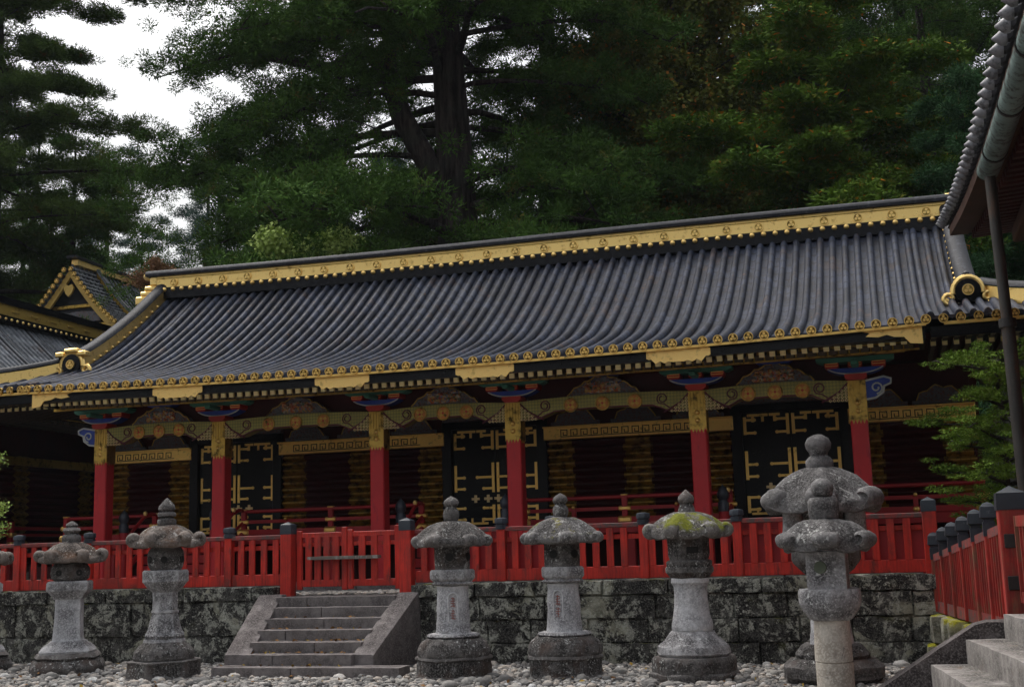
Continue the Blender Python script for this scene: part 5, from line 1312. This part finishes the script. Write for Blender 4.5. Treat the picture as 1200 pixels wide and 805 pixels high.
def tree(name, label, loc, height, tr, spec, kind, leafm, barkm='bark', per=46, seed=1, group='big trees behind the storehouse', extra=None, lean=(0, 0), trunk_vis=1.0):
    """spec: dict(base, top, spread(h)->radius, limbs, csize, dens, droop)"""
    r = np.random.default_rng(seed); t = thing(name, label, 'tree', loc, group); ORG[t] = Vector((0, 0, 0))
    tb = MB(); n = 22; path, rad = [], []
    for i in range(n+1):
        h = i/n; w1 = .18*tr*math.sin(h*9+seed)*(1 if h > .05 else 0)
        path.append((lean[0]*h*height+w1, lean[1]*h*height+w1*.5, h*height-.3)); rad.append(tr*((1-h)**.8*.95+.02)*(1+.5*max(0, 1-h*18)))
    tb.add(tube(path, rad, 14)); C, S = [], []
    nl = spec['limbs']; b, tp = spec['base'], spec['top']
    for i in range(nl):
        h = b+(tp-b)*((i+r.random())/nl); fz = (h-b)/(tp-b); L = spec['spread'](fz)*r.uniform(.72, 1.12); az = i*2.399+r.uniform(-.4, .4)
        hh = h*height
        if 'skip' in spec and spec['skip'](hh, az): continue
        base = Vector((lean[0]*hh, lean[1]*hh, hh)); dr = spec['droop']; upk = spec.get('rise', .25)
        pts = []
        for k in range(8):
            s_ = k/7; pts.append(base+Vector((math.cos(az)*L*s_+.03*L*math.sin(s_*7+i), math.sin(az)*L*s_+.03*L*math.cos(s_*6+i), L*(upk*s_-dr*s_*s_))))
        lr_ = max(.03, tr*.22*(L/max(.1, spec['spread'](.0)))*(1-.5*fz)); tb.add(tube([tuple(p) for p in pts], [lr_*(1-.85*k/7) for k in range(8)], 6))
        # twigs and clumps along the limb
        m = max(3, int(spec['dens']*L))
        for q in range(m):
            s_ = .22+.78*r.random()**.75; k = min(6, int(s_*7)); p = pts[k].lerp(pts[k+1], s_*7-k)
            wid = spec.get('wid', .30)*L*(1.05-s_*.6); off = Vector((r.normal()*wid*.55, r.normal()*wid*.55, abs(r.normal())*wid*spec.get('flat', .35)-.12*wid))
            c = p+off
            if 'gap' in spec and spec['gap'](*c): continue
            C.append(tuple(c)); S.append(spec['csize']*r.uniform(.65, 1.3))
            if q % 5 == 0: tb.add(tube([tuple(p), tuple(p.lerp(c, .5)+Vector((0, 0, .05))), tuple(c)], [lr_*.25+.006, lr_*.15+.005, .004], 4, False))
    if extra: extra(tb, C, S, r)
    link('trunk', mesh_of('trunk', tb, barkm, 60), t); me = crown_mesh('crown', np.array(C), np.array(S), kind, leafm, per, seed+100); link('crown', me, t); return t
# left pine: branches reaching in from the left
tree('pine_tree', 'dark layered pine filling the top left corner above the gable', (-34.5, 40, hill_h(-34.5, 40)), 33, .55,
     dict(base=.16, top=.98, spread=lambda f: 9.2*(1-.42*f)*(.62 if .50 < f < .74 else 1.), skip=lambda h, az: h < 13.5 and math.cos(az+.6) > -.1, limbs=104, csize=.62, dens=13., droop=.25, rise=.22, wid=.26, flat=.28), 'pine', 'cedar_l', 'bark_dark', 44, 3)
# giant cedar
def giant_extra(tb, C, S, r):
    # great forked arm on the left of the trunk
    arm = [(-.5, -.2, 13.0), (-1.6, -.5, 15.2), (-2.1, -.5, 17.0), (-3.0, -.4, 17.9), (-4.4, -.4, 17.4), (-6.2, -.6, 18.0), (-8.0, -.6, 18.4)]
    tb.add(tube(arm, [.42, .38, .34, .30, .24, .17, .09], 10))
    tb.add(tube([(-1.9, -.5, 16.4), (-2.2, -.3, 18.6), (-2.8, 0, 21)], [.26, .22, .15], 10))
    for k in range(120):
        i = r.integers(3, 6); p = Vector(arm[i]).lerp(Vector(arm[i+1]), r.random()); C.append(tuple(p+Vector((r.normal()*.7, r.normal()*.9, abs(r.normal())*.7)))); S.append(.5*r.uniform(.7, 1.3))
    # more boughs on the left side
    for (h, L, az, dz) in ((13.2, 9.0, 3.05, -.6), (14.6, 10.4, 3.3, -.6), (15.6, 8.2, 2.7, -.2), (16.6, 9.8, 3.12, -.4), (18.2, 10.6, 3.35, -.3), (19.6, 10.8, 2.95, 0.), (21.3, 10.6, 3.2, .2), (22.8, 9.6, 3.0, .3), (17.2, 6.5, 4.4, -.3), (18.6, 7., 4.9, -.5), (12.2, 8.2, 3.4, -.8)):
        pts = [Vector((math.cos(az)*L*q, math.sin(az)*L*q, h+L*(.16*q-.22*q*q)+dz*q)) for q in np.linspace(0, 1, 8)]
        tb.add(tube([tuple(p) for p in pts], [.17*(1-.85*q) for q in np.linspace(0, 1, 8)], 6))
        for k in range(int(L*13)):
            q = .38+.62*r.random()**.8; i = min(6, int(q*7)); p = pts[i].lerp(pts[i+1], q*7-i)
            c = (p.x+r.normal()*.55, p.y+r.normal()*.8, p.z+abs(r.normal())*.45-.2)
            if abs(c[0]+2.9+.42*c[1]) < 1.1 and 14.2 < c[2] < 16.6: continue
            C.append(c); S.append(.62*r.uniform(.65, 1.25))
    for k in range(95): C.append((r.uniform(-3.6, -.9), r.uniform(-2.6, -1.0), r.uniform(14.9, 19.5))); S.append(.55*r.uniform(.65, 1.2))
    # bare drooping branch low on the left
    br = [(-3.0, -1.6, 11.9), (-4.4, -2.2, 10.9), (-5.4, -2.4, 9.9), (-6.6, -2.6, 9.1), (-8.0, -2.8, 8.9), (-9.4, -2.8, 9.2)]
    tb.add(tube([(-.3, -.6, 12.6)]+br, [.22, .17, .14, .12, .10, .07, .03], 8))
    for k in range(160):
        C.append((r.uniform(-12.4, -6.8), r.uniform(-3.4, -1.), r.uniform(8.2, 15))); S.append(.5*r.uniform(.7, 1.2))
tree('giant_cedar', 'giant old cedar with a thick grooved trunk and a forked arm, behind the roof', (-13.6, 38, hill_h(-13.6, 38)), 34, .98,
     dict(base=.20, top=.97, spread=lambda f: 10.6*(1-.45*f), limbs=98, csize=.66, dens=10.5, droop=.38, rise=.20, wid=.21, flat=.32, skip=lambda h, az: 13.0 < h < 15.6 and math.cos(az+1.22) > .55, gap=lambda x, y, z: (abs(x+2.9+.42*y) < 1.0 and 14.4 < z < 16.8) or (abs(x-.25+.36*y) < .8 and y < 0 and 14.2 < z < 17.2)), 'cedar', 'cedar', 'bark', 46, 5, extra=giant_extra)
tree('cedar_tree', 'slimmer cedar with a straight pale trunk right of the giant cedar', (-12.3, 46.5, hill_h(-12.3, 46.5)), 36, .62,
     dict(base=.26, top=.97, spread=lambda f: 5.6*(1-.5*f), limbs=52, csize=.58, dens=9, droop=.42, rise=.12, wid=.28), 'cedar', 'cedar', 'bark', 42, 8)
tree('autumn_tree', 'broadleaf tree turning orange at its top, between the cedars and the hillside', (-6.8, 45, hill_h(-6.8, 45)), 24, .42,
     dict(base=.22, top=.97, spread=lambda f: 5.8*(1-.35*f)*(.7+.5*math.sin(PI*min(1, f+.15))), limbs=46, csize=.62, dens=10, droop=.12, rise=.40, wid=.36, flat=.5), 'broad', 'autumn', 'bark_dark', 46, 12)
tree('maple_tree', 'broad green tree flecked with orange leaves above the right half of the roof', (-.9, 37.5, hill_h(-.9, 37.5)), 17.5, .36,
     dict(base=.20, top=.99, spread=lambda f: 5.0*(.65+.6*math.sin(PI*min(1, f*.8+.2)))*(1-.35*f), limbs=44, csize=.60, dens=12, droop=.22, rise=.32, wid=.32, flat=.3), 'flat', 'beech', 'bark_dark', 52, 15)
tree('cypress_tree', 'dense blue-green cypress beside the green copper gutter', (2.6, 33.5, hill_h(2.6, 33.5)), 13.0, .28,
     dict(base=.12, top=.99, spread=lambda f: 3.8*(1-.75*f), limbs=46, csize=.42, dens=15, droop=.35, rise=.25, wid=.36, flat=.4), 'cedar', 'cypress', 'bark_dark', 46, 18)
tree('cypress_tree', 'tall blue-green cypress rising behind the right-hand eave', (6.6, 37, hill_h(6.6, 37)), 18.0, .32,
     dict(base=.12, top=.99, spread=lambda f: 4.6*(1-.72*f), limbs=50, csize=.48, dens=12, droop=.35, rise=.25, wid=.36, flat=.4), 'cedar', 'cypress', 'bark_dark', 46, 19)
# dark filler trees on the slope: copies of two kinds, each standing on its own
protoA = tree('forest_cedar', 'dark forest cedar', (0, 0, 0), 24, .40, dict(base=.14, top=.98, spread=lambda f: 4.8*(1-.68*f), limbs=46, csize=.62, dens=8, droop=.40, rise=.15, wid=.32), 'cedar', 'cedar', 'bark_dark', 36, 30)
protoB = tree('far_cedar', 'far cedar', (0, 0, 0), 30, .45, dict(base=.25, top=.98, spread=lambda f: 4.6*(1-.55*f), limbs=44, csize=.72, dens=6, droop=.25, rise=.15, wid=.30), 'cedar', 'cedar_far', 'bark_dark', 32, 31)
fill = [(-3.5, 52, 1.0), (-8.5, 56, 1.05), (2.5, 48, 1.0), (7.5, 46, 1.0), (-1, 62, 1.1), (5, 60, 1.1), (12, 56, 1.1), (-14, 60, .55), (-17, 50, .5), (12, 44, .9), (-5, 72, 1.1), (4, 76, 1.1), (-20.5, 58, .5), (-6, 36.5, .46), (-10.3, 35.5, .42), (-16.5, 34.5, .34), (-19.2, 36.8, .36), (-35, 46, .72), (-30.5, 50, .5), (-45, 55, .95), (-40, 51, .75), (0, 57, 1.3), (6.5, 53, 1.25), (11, 62, 1.45), (2.5, 66, 1.4), (-35, 46, .88), (-39.5, 49, .98), (-32.2, 47.5, .62)]
fl = ['dark forest cedar standing behind the autumn-tinted tree', 'dark forest cedar standing behind the slim cedar trunk', 'dark forest cedar standing behind the orange-flecked green tree', 'dark forest cedar behind the right end of the gold ridge',
      'dark forest cedar high on the slope at the middle', 'dark forest cedar high on the slope above the orange-flecked tree', 'dark forest cedar high on the slope at the far right', 'dark forest cedar deep behind the giant cedar',
      'small dark cedar seen below the forked arm of the giant cedar', 'dark forest cedar on the right slope behind the cypresses', 'dark cedar on the skyline behind the autumn-tinted tree', 'dark cedar on the skyline behind the orange-flecked tree',
      'small dark cedar left of the giant trunk, behind its drooping branch', 'low young cedar just above the roof ridge at its middle', 'low young cedar above the ridge in front of the slim trunk', 'low young cedar above the ridge at the foot of the giant trunk', 'low young cedar above the ridge left of the giant trunk', 'dark cedar standing close behind the layered pine', 'short dark cedar behind the gabled hall', 'dark cedar at the far left edge, beyond the side storehouse', 'short dark cedar at the left, between the pine and the gabled hall', 'tall dark cedar at the top edge above the orange-flecked tree', 'tall dark cedar at the top edge above the blue-green cypresses', 'tall dark cedar at the top right, behind the tiled eave', 'tall dark cedar deep on the slope, closing the upper right', 'dark cedar filling in under the boughs of the layered pine', 'dark cedar at the left edge behind the lower pine boughs', 'shorter dark cedar just above the peak of the gabled hall']
for i, (x, y, sc) in enumerate(fill):
    o = protoA if i == 0 else copy_tree(protoA); o.location = (x, y, hill_h(x, y)-.3); o.scale = (sc,)*3; o.rotation_euler.z = i*1.7; o['label'] = fl[i]; o['group'] = 'dark forest cedars'
far = [(-33, 62, .72), (-27, 66, .80), (-39, 70, .82), (-22, 72, .85), (-31, 76, .9), (-50, 84, 1.15), (-56, 92, 1.25), (-43, 88, 1.1), (-62, 86, 1.2), (-36, 90, .95), (-48, 102, 1.1), (-68, 100, 1.1), (-30, 98, .95), (-40, 110, 1.0), (-58, 112, 1.1), (-25, 84, .85)]
for i, (x, y, sc) in enumerate(far):
    o = protoB if i == 0 else copy_tree(protoB); o.location = (x, y, hill_h(x, y)-.3); o.scale = (sc,)*3; o.rotation_euler.z = i*2.1; o['group'] = 'far cedars in the gap'; o['label'] = 'far haze-tinted blue-green cedar among those in the gap beyond the gabled hall'
tree('rust_leaved_tree', 'small rust-brown leaved tree peeping over the left end of the gold ridge', (-22.6, 34.2, .95), 10.35, .12,
     dict(base=.55, top=.99, spread=lambda f: 1.0*(1-.4*f), limbs=16, csize=.24, dens=22, droop=.0, rise=.6, wid=.5, flat=.6), 'broad', 'rust', 'bark_dark', 40, 40, group='small trees behind the ridge')
tree('shrub_tree', 'pale green leafy small tree peeping over the ridge below the giant cedar', (-15.7, 31, .95), 9.5, .12,
     dict(base=.5, top=.99, spread=lambda f: 1.9*(1-.3*f), limbs=18, csize=.42, dens=7, droop=.05, rise=.5, wid=.45, flat=.5), 'broad', 'bush', 'bark_dark', 40, 41, group='small trees behind the ridge')
tree('fir_sapling', 'feathery bright green sapling behind the receding red fence', (1.6, 18.3, 1.0), 3.12, .06,
     dict(base=.16, top=.98, spread=lambda f: 1.3*(1-.35*f), limbs=28, csize=.145, dens=17, droop=.15, rise=.30, wid=.36, flat=.5), 'flat', 'fir', 'bark_dark', 44, 50, group=None)
tree('leafy_shrub', 'shrub at the left edge with pale yellow-green leaves reaching into the picture', (-12.95, 14.4, 0), 3.5, .04,
     dict(base=.55, top=.98, spread=lambda f: .80, limbs=11, csize=.16, dens=6, droop=.1, rise=.15, wid=.4, flat=.3), 'broad', 'bush', 'bark_dark', 36, 52, group=None)

# ------------------------------------------------------------- haze
hz = bpy.data.materials.new('haze'); hz.use_nodes = True; t_ = hz.node_tree; t_.nodes.clear()
ou = t_.nodes.new('ShaderNodeOutputMaterial'); pv = t_.nodes.new('ShaderNodeVolumePrincipled'); pv.inputs['Color'].default_value = (.82, .90, 1, 1); pv.inputs['Density'].default_value = .00018
t_.links.new(pv.outputs[0], ou.inputs['Volume']); Ms['haze'] = hz
hb = link('haze', mesh_of('haze', MB().add(box((0, 90, 49), (520, 440, 100))), 'haze')); hb['kind'] = 'stuff'
